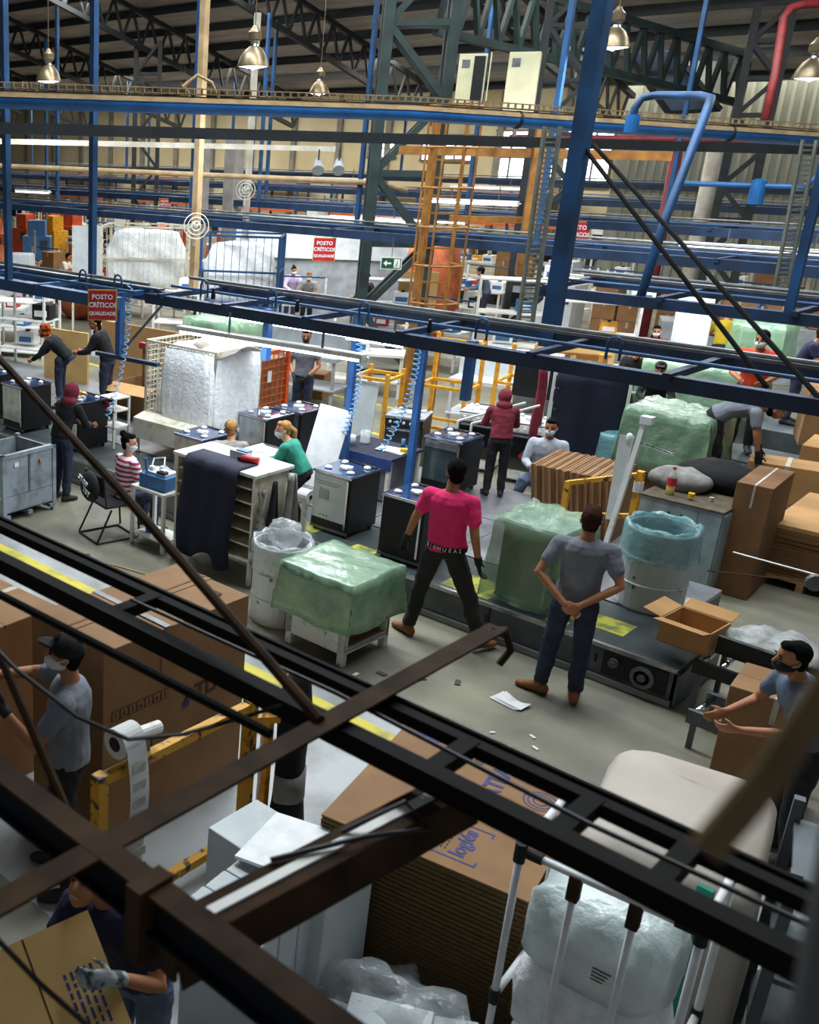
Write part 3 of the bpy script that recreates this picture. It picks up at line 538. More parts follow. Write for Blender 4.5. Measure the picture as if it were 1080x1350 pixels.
t = thing('spotlights', 'pair of small spotlights hanging under the long blue pipe', 'spotlight', (-13.2, 17.5, 4.35), R(40))
for s in (-1, 1): part('lamp_head', t, 'machine_grey', MB().tube([(s*.2, -.15, -.1), (s*.2, .12, .08)], [.12, .07], 14)); part('bracket', t, 'steel_dark', MB().bar((s*.2, 0, 0), (s*.2, 0, .3), .03))
# coiled air hoses
def coil(label, a, b, turns, r=.035):
    a = Vector(a); b = Vector(b); n = turns*9; d = (b-a); x = d.cross(Vector((0, 1, 0))).normalized(); y = d.cross(x).normalized(); pts = []
    for k in range(n+1):
        q = a.lerp(b, k/n) + Vector((.12*math.sin(PI*k/n), 0, 0)); pts.append(q + (x*math.cos(2*PI*k/9) + y*math.sin(2*PI*k/9))*r)
    tag(MB().tube(pts, .008, 5).build('coiled_hose', 'coil_blue', smooth=True), label, 'hose')
coil('pale blue coiled air hose hanging beside the red quality sign', (-9.75, 8.98, 2.98), (-9.9, 8.75, 1.2), 22)
coil('pale blue coiled air hose on the right blue drop post', (-6.42, 10.5, 2.6), (-6.75, 10.45, 1.15), 24)
coil('pale blue coiled air hose on the left blue drop post', (-7.28, 10.48, 2.6), (-7.3, 10.45, 1.25), 22)
# ================================================================== people
V = Vector
DEF = dict(pel=(0, 0, .95), wai=(0, 0, 1.10), che=(0, .0, 1.30), nek=(0, -.01, 1.47), hed=(0, .03, 1.62),
           shL=(-.185, -.01, 1.415), elL=(-.24, -.04, 1.13), wrL=(-.25, .05, .89), haL=None,
           shR=(.185, -.01, 1.415), elR=(.24, -.04, 1.13), wrR=(.25, .05, .89), haR=None,
           hiL=(-.09, 0, .91), knL=(-.10, .03, .50), anL=(-.11, -.02, .09), toL=None,
           hiR=(.09, 0, .91), knR=(.10, .03, .50), anR=(.11, -.02, .09), toR=None)
def ring(c, x, y, rx, ry, n=14): return [c + x*(rx*math.cos(2*PI*k/n)) + y*(ry*math.sin(2*PI*k/n)) for k in range(n)]
def limb(mb, pts, rs, n=10):
    P, Q = [], []
    for i in range(len(pts)-1):
        a, b = pts[i], pts[i+1]
        for k in ((0, .25, .5, .75) if i < len(pts)-2 else (0, .25, .5, .75, 1)): P.append(a.lerp(b, k)); Q.append(rs[i]+(rs[i+1]-rs[i])*k)
    d0 = (P[0]-P[1]).normalized(); d1 = (P[-1]-P[-2]).normalized()
    P = [P[0]+d0*Q[0]*.8] + P + [P[-1]+d1*Q[-1]*.8]; Q = [Q[0]*.55] + Q + [Q[-1]*.55]
    mb.tube(P, Q, n)
def frames(J):
    hx = (J['hiR']-J['hiL']).normalized(); sx = (J['shR']-J['shL']).normalized(); out = []
    for k, (a, b) in dict(pel=('hip', 'wai'), wai=('pel', 'che'), che=('wai', 'nek'), nek=('che', 'nek')).items(): pass
    return hx, sx
def torso(mb, J, g=0, lo=0, up=True):
    hx, sx = frames(J); spine = [J['pel']+(J['pel']-J['wai']).normalized()*.07, J['pel'], J['wai'], J['wai'].lerp(J['che'], .5), J['che'], J['che'].lerp(J['nek'], .5), J['che'].lerp(J['nek'], .82), J['nek']]
    rx = [.135, .158, .142, .148, .168, .172, .135, .06]; ry = [.10, .112, .098, .105, .115, .105, .085, .055]; rings = []
    for i, p in enumerate(spine):
        if i < lo: continue
        if not up and i > 2: continue
        a = spine[max(0, i-1)]; b = spine[min(7, i+1)]; t = (b-a).normalized(); x = hx.lerp(sx, min(1, i/5)); x = (x-t*x.dot(t)).normalized(); y = t.cross(x)
        rings.append(ring(p, x, y, rx[i]+g, ry[i]+g))
    mb.loft(rings)
def headmat(J, yaw, pitch):
    sx = (J['shR']-J['shL']).normalized(); up = V((0, 0, 1)); f = up.cross(sx).normalized(); x = f.cross(up).normalized()
    m = Matrix((x, f, up)).transposed()
    return m @ Matrix.Rotation(yaw, 3, 'Z') @ Matrix.Rotation(-pitch, 3, 'X')
def hand(mb, w, d, side, curl=.35, sc=1.0):
    """palm, four fingers of different length and a thumb; side = direction the thumb leaves the palm, palm faces d x side"""
    d = d.normalized(); s = (side-d*side.dot(d)).normalized(); nrm = d.cross(s).normalized()
    pal = [ring(w-d*.01*sc, s, nrm, .028*sc, .022*sc, 10), ring(w+d*.03*sc, s, nrm, .04*sc, .019*sc, 10), ring(w+d*.075*sc, s, nrm, .043*sc, .017*sc, 10), ring(w+d*.095*sc, s, nrm, .038*sc, .014*sc, 10)]
    mb.loft(pal)
    for k, (o, l) in enumerate(((.031, .072), (.011, .082), (-.010, .076), (-.030, .058))):
        b = w + d*.088*sc + s*o*sc; c = curl
        d1 = d*math.cos(c)+nrm*math.sin(c); d2 = d*math.cos(c*2.2)+nrm*math.sin(c*2.2); d3 = d*math.cos(c*3.2)+nrm*math.sin(c*3.2)
        p1 = b+d1*l*.45*sc; p2 = p1+d2*l*.33*sc; p3 = p2+d3*l*.22*sc
        mb.tube([b-d*.02*sc, b, p1, p2, p3, p3+d3*.005*sc], [.009*sc, .0098*sc, .0092*sc, .0085*sc, .0075*sc, .004*sc], 7)
    b = w+d*.03*sc+s*.03*sc; t1 = (d*.62+s*.66+nrm*.35).normalized(); t2 = (d*.88+s*.25+nrm*.5).normalized(); p1 = b+t1*.04*sc; p2 = p1+t2*.032*sc
    mb.tube([b-t1*.02*sc, b, p1, p2, p2+t2*.006*sc], [.012*sc, .0125*sc, .0105*sc, .0085*sc, .004*sc], 7)
def rem(o, vox, sm=3, disp=0, ds=.12):
    r = o.modifiers.new('remesh', 'REMESH'); r.mode = 'VOXEL'; r.voxel_size = vox; r.use_smooth_shade = True
    if disp: d = o.modifiers.new('folds', 'DISPLACE'); d.texture = cloud(ds); d.strength = disp; d.mid_level = .5
    s = o.modifiers.new('smooth', 'SMOOTH'); s.factor = .5; s.iterations = sm
def person(label, loc, heading, h=1.75, pose={}, shirt='tee_grey', sleeve=.55, pants='jeans', hair='hair_black', style='short', mask=None, skin='skin',
           gloves=None, shoes='shoe_dark', yaw=0, pitch=0, vox=.013, curlL=.35, curlR=.35, thumbL=None, thumbR=None, hem=1, rot=None, stripes=False, group=None):
    t = thing('person', label, 'person', loc, R(heading), group); s = h/1.75
    t.scale = (s, s, s)
    J = {k: (V(v) if v is not None else None) for k, v in {**DEF, **pose}.items()}
    for S_ in 'LR':
        if J['to'+S_] is None:
            k = J['an'+S_]; J['to'+S_] = k + V((-.03 if S_ == 'L' else .03, .16, -.055))
        if J['ha'+S_] is None: J['ha'+S_] = (J['wr'+S_]-J['el'+S_]).normalized()
    hm = headmat(J, R(yaw), R(pitch)); hc = J['hed']; X = lambda a, b, c: hc + hm @ V((a, b, c))
    mb = MB(); torso(mb, J); limb(mb, [J['nek'], J['nek'].lerp(hc, .6)], [.058, .052])
    mb.ell(X(0, -.005, .035), (.074, .094, .092), 16, 10, hm); mb.ell(X(0, .018, -.035), (.06, .072, .078), 14, 8, hm); mb.ell(X(0, .045, -.082), (.03, .035, .028), 10, 6, hm)
    mb.tube([X(0, .082, .03), X(0, .103, -.008), X(0, .108, -.018), X(0, .09, -.025)], [.008, .014, .016, .01], 7)
    for q in (-1, 1): mb.ell(X(q*.074, -.01, .0), (.012, .022, .033), 8, 6, hm)
    for S_, q in (('L', -1), ('R', 1)):
        limb(mb, [J['sh'+S_], J['el'+S_], J['wr'+S_]], [.05, .041, .027]); limb(mb, [J['hi'+S_], J['kn'+S_], J['an'+S_]], [.085, .056, .038])
        th = {'L': thumbL, 'R': thumbR}[S_]; th = V(th) if th else V((q*-.35, 1, .15))
        tgt = MB() if gloves else mb
        hand(tgt, J['wr'+S_]+J['ha'+S_]*.015, J['ha'+S_], th, {'L': curlL, 'R': curlR}[S_], 1.12 if gloves else 1.0)
        if gloves:
            limb(tgt, [J['wr'+S_]-(J['wr'+S_]-J['el'+S_]).normalized()*.035, J['wr'+S_]+J['ha'+S_]*.03], [.036, .034]); o = tgt.build('glove', gloves, t, True); rem(o, .006 if vox < .012 else .009, 2)
        a, e = J['an'+S_], J['to'+S_]; f = (e-a); f.z = 0; f.normalize(); x = f.cross(V((0, 0, 1)))
        sh = MB(); sh.loft([ring(a-f*.075+V((0, 0, -.05)), x, V((0, 0, 1)), .03, .035, 10), ring(a-f*.045+V((0, 0, -.035)), x, V((0, 0, 1)), .042, .052, 10), ring(a+f*.02+V((0, 0, -.03)), x, V((0, 0, 1)), .046, .055, 10), ring(a+f*.11+V((0, 0, -.05)), x, V((0, 0, 1)), .05, .04, 10), ring(a+f*.18+V((0, 0, -.06)), x, V((0, 0, 1)), .042, .028, 10), ring(a+f*.205+V((0, 0, -.065)), x, V((0, 0, 1)), .02, .018, 10)])
        sh.tube([a+V((0, 0, -.03)), a+V((0, 0, .06))], [.05, .05], 10)
        o = sh.build('shoe', shoes, t, True); rem(o, .01, 2)
    b = mb.build('body', skin, t, True); rem(b, vox*.8 if not gloves else vox, 2)
    # clothes
    mb = MB(); torso(mb, J, .022, hem)
    for S_ in 'LR':
        sh, el, wr = J['sh'+S_], J['el'+S_], J['wr'+S_]; mb.ell(sh-V((0, 0, .012)), (.069, .069, .069), 12, 8)
        if sleeve <= 1: limb(mb, [sh.lerp(J['nek'], .35)-V((0, 0, .03)), sh.lerp(el, .06), sh.lerp(el, sleeve)], [.064, .07, .064])
        else: limb(mb, [sh.lerp(J['nek'], .35)-V((0, 0, .03)), sh.lerp(el, .06), el, el.lerp(wr, .9)], [.064, .07, .058, .046])
    o = mb.build('shirt', shirt, t, True); rem(o, vox, 3, .022, .11)
    if stripes:
        me = o.data; me.materials.clear(); me.materials.append(stripe_mat())
    mb = MB(); torso(mb, J, .012, 0, False)
    for S_ in 'LR': limb(mb, [J['hi'+S_], J['kn'+S_], J['an'+S_]+(J['kn'+S_]-J['an'+S_]).normalized()*.03], [.098, .075, .062])
    o = mb.build('trousers', pants, t, True); rem(o, vox, 3, .035, .12)
    # hair, eyes, mask
    mb = MB()
    if style != 'hood':
        mb.ell(X(0, -.028, .048), (.082, .092, .095), 16, 10, hm); mb.ell(X(0, .04, .098), (.06, .045, .035), 12, 6, hm); mb.ell(X(0, -.05, -.02), (.066, .055, .07), 12, 8, hm)
        if style == 'bun': mb.ell(X(0, -.09, .13), (.045, .045, .045))
        if style == 'long': mb.ell(X(0, -.07, -.12), (.085, .05, .14), 12, 8, hm)
        if style == 'curly':
            for k in range(22):
                a = k*2.4; mb.ell(X(.09*math.cos(a), -.03+.07*math.sin(a), .03+.09*math.sin(k*1.7)), (.04, .04, .04), 8, 6)
        if style == 'tail': mb.tube([X(0, -.1, .05), X(0, -.16, .0), X(0, -.16, -.12), X(0, -.13, -.2)], [.03, .04, .035, .012], 8)
        o = mb.build('hair', hair, t, True); rem(o, .011, 2, .012, .03)
    else:
        mb.ell(X(0, -.03, .03), (.105, .125, .13), 16, 10, hm); mb.ell(J['nek']+V((0, -.03, .03)), (.13, .11, .08)); 
        o = mb.build('hood', hair, t, True); rem(o, .012, 3, .02, .08)
    if style == 'cap':
        c = MB(); c.ell(X(0, -.01, .06), (.092, .108, .085), 16, 10, hm); c.ell(X(0, .1, .065), (.07, .075, .012), 12, 6, hm); o = c.build('cap', 'black_cloth', t, True); rem(o, .009, 2)
    if style == 'headset':
        c = MB(); c.tube([X(.092*math.cos(a), -.02, .03+.115*math.sin(a)) for a in [PI*k/10 for k in range(11)]], .01, 6)
        for q in (-1, 1): c.ell(X(q*.09, -.01, .0), (.02, .035, .042))
        c.build('ear_defenders', 'machine_grey', t, True)
    for q in (-1, 1): MB().ell(X(q*.031, .084, .012), (.014, .008, .008), 8, 6, hm).build('eye', 'eye', t, True); MB().ell(X(q*.032, .088, .034), (.022, .006, .005), 8, 4, hm).build('eyebrow', hair if style != 'hood' else 'hair_black', t, True)
    if mask:
        c = MB(); c.ell(X(0, .024, -.043), (.064, .086, .053), 14, 10, hm); o = c.build('face_mask', mask, t, True)
        for q in (-1, 1): MB().tube([X(q*.062, .05, -.03), X(q*.083, .0, .005), X(q*.08, -.02, .02)], .003, 5).build('mask_strap', mask, t)
    else: MB().ell(X(0, .088, -.055), (.024, .006, .008), 8, 5, hm).build('lips', 'skin_pale', t, True)
    return t
def stripe_mat():
    m = M['stripe_red'].copy(); nt = m.node_tree; N = nt.nodes; L = nt.links; b = N['Principled BSDF']
    w = N.new('ShaderNodeTexWave'); w.bands_direction = 'Z'; w.inputs['Scale'].default_value = 5; tc = N.new('ShaderNodeTexCoord'); L.new(tc.outputs['Object'], w.inputs[0])
    r = N.new('ShaderNodeValToRGB'); r.color_ramp.interpolation = 'CONSTANT'; r.color_ramp.elements[0].color = (*lin('#a8294e'), 1); r.color_ramp.elements[1].color = (*lin('#dfd5da'), 1); r.color_ramp.elements[1].position = .5
    L.new(w.outputs['Color'], r.inputs[0]); L.new(r.outputs[0], b.inputs['Base Color']); return m
SEAT = dict(pel=(0, 0, .52), wai=(0, .0, .68), che=(0, .04, .88), nek=(0, .05, 1.05), hed=(0, .09, 1.20), shL=(-.185, .04, .99), shR=(.185, .04, .99),
            elL=(-.25, .10, .72), wrL=(-.17, .33, .70), elR=(.25, .10, .72), wrR=(.17, .33, .70),
            hiL=(-.10, .02, .49), knL=(-.14, .42, .50), anL=(-.14, .38, .09), hiR=(.10, .02, .49), knR=(.14, .42, .50), anR=(.14, .38, .09))
CROUCH = {k: ((v[0], v[1], v[2]-.24) if k[:2] not in ('kn', 'an') else v) for k, v in SEAT.items()}
REACH = dict(pel=(0, -.02, .95), wai=(0, .02, 1.10), che=(0, .10, 1.28), nek=(0, .16, 1.43), hed=(0, .23, 1.56), shL=(-.18, .14, 1.38), shR=(.18, .14, 1.38),
             elL=(-.24, .26, 1.12), wrL=(-.13, .48, 1.06), elR=(.24, .26, 1.12), wrR=(.13, .48, 1.06))
pk = person('man in a bright pink T-shirt walking beside the conveyor, black gloves and tan boots', (-4.66, 8.5, 0), 10, 1.9,
       dict(elL=(-.29, -.02, 1.16), wrL=(-.38, .07, .93), elR=(.26, -.05, 1.13), wrR=(.30, .02, .88), hiL=(-.09, 0, .89), knL=(-.19, .06, .49), anL=(-.25, .02, .09), toL=(-.37, .08, .03), hiR=(.09, 0, .89), knR=(.26, .05, .50), anR=(.38, .10, .11), toR=(.46, .24, .04), pel=(.02, 0, .93), hed=(-.01, .04, 1.62)),
       'pink', .62, 'pants_char', mask='mask_black', gloves='glove_black', shoes='boot_tan', yaw=38, vox=.010, hem=1)
MB().loft([ring(V((.02, 0, z)), V((1, 0, 0)), V((0, 1, 0)), .178, .132, 20) for z in (.945, .99)], cap=False).build('waistband', 'black_cloth', pk, True)
for k, ch in enumerate('DIONUEAS'):
    a = R(-90+(k-3.5)*15); text('waistband_letter', ch, .048, 'white_plain', pk, (.02+.181*math.cos(a), .135*math.sin(a), .967), (PI/2, 0, a+PI/2), ext=.002)
person('man in a grey T-shirt standing with hands behind his back before the conveyor', (-3.33, 8.42, 0), 18, 1.82,
       dict(elL=(-.31, -.10, 1.15), wrL=(-.07, -.20, .95), elR=(.31, -.10, 1.15), wrR=(.06, -.21, .97), haL=(.85, -.05, -.5), haR=(-.8, -.05, -.6), knL=(-.13, .02, .5), anL=(-.16, .0, .09), toL=(-.33, .04, .035), knR=(.11, .02, .5), anR=(.12, -.02, .09), toR=(.1, .15, .035), hed=(0, .05, 1.61)),
       'tee_grey', .62, 'jeans', hair='hair_brown', shoes='boot_tan', mask='mask_white', vox=.010, yaw=6, pitch=-12, thumbL=(0, 0, 1), thumbR=(0, 0, 1), curlL=.5, curlR=.4)
person('man in a black cap and grey T-shirt lifting cardboard at the left edge', (-4.25, 3.48, 0), 128, 1.84,
       dict(elL=(-.26, .14, 1.15), wrL=(-.18, .35, 1.33), haL=(.2, .5, .8), elR=(.24, .28, 1.36), wrR=(.10, .52, 1.38), shR=(.18, .05, 1.42), knL=(-.12, .04, .5), anL=(-.14, -.04, .09), anR=(.16, .1, .09), knR=(.14, .1, .5)),
       'tee_grey', .6, 'pants_black', style='cap', mask='mask_white', gloves='glove_black', vox=.010, pitch=-12, curlL=.5)
person('man in a navy T-shirt and grey gloves holding a cardboard sheet, bottom left', (-2.72, 2.66, 0), 192, 1.74,
       dict(pel=(0, .0, .94), wai=(.0, .04, 1.09), che=(.04, .1, 1.26), nek=(.09, .15, 1.41), hed=(.15, .23, 1.53), shL=(-.11, .12, 1.37), shR=(.25, .17, 1.34), elL=(-.25, .21, 1.15), wrL=(-.15, .40, 1.29), haL=(.45, .8, .25), elR=(.3, .32, 1.12), wrR=(.24, .5, 1.2)),
       'tee_navy', .62, 'jeans_light', gloves='glove_grey', vox=.010, pitch=-25, curlL=.45, thumbL=(.3, .1, 1))
person('woman in a green sweater and white mask leaning over the line behind the cabinet', (-7.12, 9.3, .376), 110, 1.55,
       dict(REACH, pel=(0, -.1, .74), wai=(0, -.02, .88), che=(0, .08, 1.02), nek=(0, .15, 1.14), hed=(0, .22, 1.27), shL=(-.18, .12, 1.1), shR=(.18, .12, 1.1), elL=(-.24, .22, .86), wrL=(-.13, .44, .8), elR=(.24, .22, .86), wrR=(.13, .44, .8), hiL=(-.09, -.1, .7), hiR=(.09, -.1, .7), knL=(-.1, .1, .42), knR=(.1, .1, .42), anL=(-.1, -.05, .09), anR=(.1, -.05, .09)), 'sweat_green', 2, 'pants_black', hair='hair_fair', style='tail', mask='mask_white', skin='skin_pale', yaw=30, vox=.013)
person('woman in a red and white striped hooded top sitting on the black chair', (-8.93, 8.2, -.02), -12, 1.7, {**SEAT, 'hed': (0, .07, 1.21)}, 'stripe_red', 2, 'jeans', style='bun', mask='mask_white', skin='skin_pale', yaw=-48, vox=.012, stripes=True)
person('person in dark clothes with a dark red hood standing beside the grey metal container', (-10.4, 8.38, 0), 5, 1.66, dict(REACH), 'black_cloth', 2, 'jeans', hair='maroon', style='hood', vox=.013)
person('woman with curly orange hair in a dark jacket bending over a stove, upper left', (-13.35, 10.75, .376), 125, 1.62,
       dict(REACH, pel=(0, -.15, .95), che=(0, .12, 1.2), nek=(0, .24, 1.30), hed=(0, .33, 1.40), wai=(0, -.02, 1.07), shL=(-.18, .2, 1.26), shR=(.18, .2, 1.26), elL=(-.22, .34, 1.02), wrL=(-.12, .52, .9), elR=(.22, .34, 1.02), wrR=(.12, .52, .9)), 'black_cloth', 2, 'jeans', hair='hair_red', style='curly', mask='mask_white', skin='skin_pale', vox=.014)
person('dark-haired worker in a black jacket beside the woman with orange hair', (-12.45, 11.0, .376), 118, 1.72, dict(REACH), 'black_cloth', 2, 'jeans', style='long', vox=.014, yaw=20)
person('worker with ear defenders and fair hair seated behind the white shelf cabinet', (-8.27, 9.42, .376), 40, 1.62, dict(CROUCH), 'grey_cloth', 2, 'jeans', hair='hair_fair', style='headset', skin='skin_pale', vox=.015, yaw=-10)
person('man in a grey vest and black mask standing beyond the orange wire cage', (-10.75, 14.05, 0), 200, 1.75, dict(wrL=(-.12, .2, .98), wrR=(.12, .2, .98), elL=(-.26, .02, 1.14), elR=(.26, .02, 1.14)), 'tee_grey', .5, 'jeans', mask='mask_black', gloves='glove_black', vox=.015, yaw=15)
person('person in a maroon hooded top standing behind the glass-front stove', (-6.12, 12.2, .376), 35, 1.42, dict(REACH), 'maroon', 2, 'pants_black', hair='maroon', style='hood', vox=.013)
person('man in a pale sweatshirt and white mask sitting behind the upright cardboard sheets', (-5.95, 13.2, -.02), 205, 1.74, {**SEAT, 'knR': (.24, .36, .5), 'anR': (.34, .34, .09)}, 'white_tee', 2, 'jeans_light', mask='mask_white', vox=.012, yaw=-8)
person('man in a mustard yellow T-shirt with his back turned, far right', (-7.25, 23.2, 0), 20, 1.78, dict(REACH), 'yellow_tee', .6, 'jeans', vox=.018)
person('man in a bright orange T-shirt and white mask at the right, facing the camera', (-4.56, 16.15, .62), 195, 1.82, dict(REACH, elL=(-.26, .16, 1.1), elR=(.26, .16, 1.1)), 'orange_tee', .6, 'pants_black', mask='mask_white', vox=.015, yaw=-15)
person('worker in a navy T-shirt reaching towards cartons at the right edge', (-4.9, 19.55, .4), 280, 1.7, dict(REACH), 'tee_navy', .6, 'jeans', hair='hair_brown', vox=.018)
BEND = dict(pel=(0, -.12, .98), wai=(0, .02, 1.08), che=(0, .2, 1.14), nek=(0, .36, 1.16), hed=(0, .50, 1.14), shL=(-.18, .3, 1.12), shR=(.18, .3, 1.12), elL=(-.2, .36, .84), wrL=(-.18, .42, .6), elR=(.2, .36, .84), wrR=(.18, .42, .6), hiL=(-.09, -.12, .94), hiR=(.09, -.12, .94), knL=(-.1, -.03, .5), knR=(.1, -.03, .5), anL=(-.1, -.12, .09), anR=(.1, -.12, .09))
person('man in a grey T-shirt bending over flattened cartons at the right, black glove hanging down', (-4.32, 14.6, .42), 285, 1.78, BEND, 'tee_grey', .6, 'pants_black', gloves='glove_black', vox=.013)
person('blurred man with a dark mask at the right edge beside the tall carton', (-1.3, 7.44, 0), 128, 1.7, dict(REACH), 'jeans_light', .6, 'pants_black', mask='mask_black', vox=.013)
person('balding man in black bending over a bench at right', (-6.9, 18.2, 0), 190, 1.7, dict(REACH, hed=(0, .3, 1.5)), 'black_cloth', 2, 'jeans', hair='hair_brown', pitch=-40, vox=.018)
person('worker in a pale cap and black mask half hidden behind the overhead beam at right', (-6.1, 17.0, 0), 200, 1.66, dict(REACH), 'black_cloth', 2, 'jeans', style='cap', mask='mask_black', vox=.018)
person('woman in a lilac top standing behind the blue wire cage, far back', (-18.2, 22.9, 0), 230, 1.68, dict(REACH), 'lilac', 2, 'jeans', style='bun', mask='mask_white', vox=.02)
person('man in a grey T-shirt and white mask working beside the woman in lilac', (-17.2, 22.35, 0), 220, 1.66, dict(REACH), 'grey_cloth', .6, 'pants_black', hair='hair_fair', mask='mask_white', vox=.02)
person('worker in black leaning forward left of the lattice column', (-15.3, 22.6, .02), 120, 1.75, dict(REACH), 'black_cloth', 2, 'pants_black', vox=.02)
person('worker in a pale shirt bending over orange tarpaulins, far left', (-24.3, 19.6, .02), 300, 1.7, dict(REACH), 'cream_paint', 2, 'jeans', vox=.02)
person('woman in dark clothes and white mask far right behind the grey appliance shells', (-7.7, 20.9, 0), 200, 1.62, dict(REACH), 'maroon', 2, 'jeans', style='long', mask='mask_white', vox=.02)
person('tiny worker in a cap far back behind the caged ladder', (-14.6, 27.0, 0), 120, 1.7, dict(REACH), 'jeans_light', 2, 'jeans', style='cap', vox=.02)
def sgn(x): return 1 if x >= 0 else -1
def blob(name, label, cat, c, prof, mat, n=48, p=.3, disp=.05, dsize=.2, rz=0, kind=None):
    mb = MB().loft([[(w*sgn(math.cos(a))*abs(math.cos(a))**p, d*sgn(math.sin(a))*abs(math.sin(a))**p, z) for a in [2*PI*j/n for j in range(n)]] for w, d, z in prof])
    o = mb.build(name, mat, None, True, loc=c, rz=rz, disp=disp, dsize=dsize); return tag(o, label, cat, kind=kind)
# ================================================================== the line: stoves, cabinet, cages, bins
PADM = MB().ell((0, 0, .012), (.05, .04, .022), 10, 6).mesh('burner_pad', 'white_plain'); PADM.shade_smooth()
PAD2 = MB().box(-.07, .07, -.045, .045, 0, .03).box(-.03, .03, -.07, .07, .005, .025).mesh('burner_pad', 'white_plain')
KNOB = MB().lathe([(.02, 0), (.018, .03), (.0, .032)], 10).mesh('knob', 'white_paint')
def stove(label, loc, rz=0, w=.52, d=.58, h=.74, face='silver', body='black_metal', top='glass_blue', front=False, vents=False, pads=True, group='stoves on the line', glassface=False):
    t = thing('stove', label, 'stove', loc, rz, group); x0, x1 = 0, w
    part('carcass', t, body, MB().box(0, w, .012, d, .05, h-.02), bev=.006)
    part('cooktop', t, top, MB().box(-.008, w+.008, -.008, d+.008, h-.02, h), bev=.004); part('cooktop_edge', t, 'silver', MB().box(-.01, w+.01, -.012, .0, h-.03, h-.006))
    if pads:
        for k, (a, b) in enumerate(((.2, .22), (.8, .22), (.2, .78), (.8, .78))): inst('burner_pad', PADM, t, (w*a, d*b, h), (0, 0, k*.9))
        inst('burner_pad', PAD2, t, (w*.5, d*.45, h), (0, 0, .3))
        part('cooktop_knob_strip', t, 'black_gloss', MB().box(w*.08, w*.92, d*.9, d*.98, h, h+.012))
    for a in (.03, w-.07):
        for b in (.03, d-.07): part('foot', t, 'rubber', MB().box(a, a+.04, b, b+.04, 0, .05))
    if front:
        part('control_panel', t, face, MB().box(.0, w, -.02, .012, h-.14, h-.03), bev=.005)
        for k in range(5):
            o = inst('knob', KNOB, t, (w*(.14+.18*k), -.02, h-.085), (PI/2, 0, 0))
        dr = part('oven_door', t, 'black_gloss', MB().box(.01, w-.01, -.018, .012, .22, h-.16), bev=.006); part('door_handle', dr, 'silver', MB().bar((w*.08, -.045, h-.19), (w*.92, -.045, h-.19), .025))
        dr2 = part('drawer', t, face, MB().box(.01, w-.01, -.012, .012, .07, .2), bev=.004)
        part('door_sticker', dr, 'ink_blue', MB().lathe([(.075, 0), (.075, .002), (0, .002)], 20), loc=(w*.62, -.02, h*.5)).rotation_euler.x = PI/2
        part('sticker_flash', dr, 'red', MB().lathe([(.035, 0), (.035, .003), (0, .003)], 16), loc=(w*.5, -.021, h*.47)).rotation_euler.x = PI/2
    else:
        bp = part('back_panel', t, 'oven_glass' if glassface else face, MB().box(.015, w-.05, -.004, .014, .16, h-.04), bev=.004)
        part('corner_strip', t, 'chrome', MB().box(w-.05, w-.025, -.006, .012, .1, h-.05)); part('lower_rail', t, 'grey_metal', MB().box(0, w, -.002, .016, .03, .06))
        if glassface: part('vent_strip', bp, 'silver', MB().box(.015, w-.05, -.014, -.003, h-.14, h-.05)); 
        if vents:
            g = MB()
            for a in range(16): g.box(w*.1+a*.022, w*.1+a*.022+.012, -.006, -.003, h-.13, h-.122)
            for a in range(13): g.box(w*.14+a*.022, w*.14+a*.022+.012, -.006, -.003, h-.16, h-.15)
            for a in range(6):
                for b in range(7): g.box(w*.2+a*.025, w*.2+a*.025+.014, -.006, -.003, h-.34+b*.02, h-.33+b*.02)
            g.box(w*.25, w*.28, -.006, -.003, .2, .215).box(w*.34, w*.37, -.006, -.003, .2, .215).box(w*.43, w*.46, -.006, -.003, .2, .215)
            o = part('vent_holes', bp, 'black_metal', g); o['kind'] = 'stuff'
    return t
B = .376
stove('stove with a pale perforated back panel, left of the walking man in pink', (-6.9, 9.36, B), vents=True, face='machine_white')
stove('black stove partly hidden behind the man in pink', (-5.86, 9.22, B), face='black_metal')
stove('stove with a glass face and silver vent strip in front of the maroon hood', (-6.9, 11.7, B), rz=R(3), glassface=True)
stove('stove with a silver foil face at the far left, under the woman with orange hair', (-12.92, 9.2, B), face='silver')
stove('black stove with a yellow tool on top behind the person in the dark red hood', (-11.58, 9.22, B), face='silver')
stove('stove with silver face just right of the orange wire cage, nearer one', (-9.25, 10.68, B), face='silver')
stove('black stove right behind the silver-faced stove near the orange cage', (-9.18, 11.34, B), face='silver')
stove('low cream-faced stove between the wire basket and the white cabinet', (-9.06, 9.2, B), face='cream_paint')
stove('stove with a pale cooktop beside the woman in green', (-7.98, 9.12, B), top='machine_white', face='machine_white')
stove('black stove at the extreme left edge behind the grey container', (-13.9, 9.2, B), face='silver')
stove('white stove with black door standing on the floor behind the maroon hood', (-7.75, 14.05, .0), rz=R(14), w=.56, d=.6, h=.92, face='white_paint', body='white_paint', top='machine_white', front=True, group='finished white stoves')
stove('white stove with black door and sticker, right beside the navy cloth trolley', (-6.98, 14.0, 0), rz=R(14), w=.56, d=.6, h=.92, face='white_paint', body='white_paint', top='machine_white', front=True, group='finished white stoves')
stove('black stove with knobs on its front standing behind the right blue drop post', (-8.3, 12.9, 0), rz=R(20), w=.56, d=.6, h=.92, face='black_gloss', body='black_metal', top='machine_grey', front=True, group='finished black stoves')
t = thing('hand_tool', 'yellow hand tool lying on the black stove at left', 'tool', (-11.35, 9.5, B+.765)); part('body', t, 'yellow', MB().box(-.1, .02, -.03, .03, 0, .07), bev=.01); part('grip', t, 'yellow_tee', MB().box(.02, .16, -.02, .02, .02, .06), bev=.01); part('nozzle', t, 'black_metal', MB().tube([(-.16, 0, .035), (-.1, 0, .035)], .015, 8))
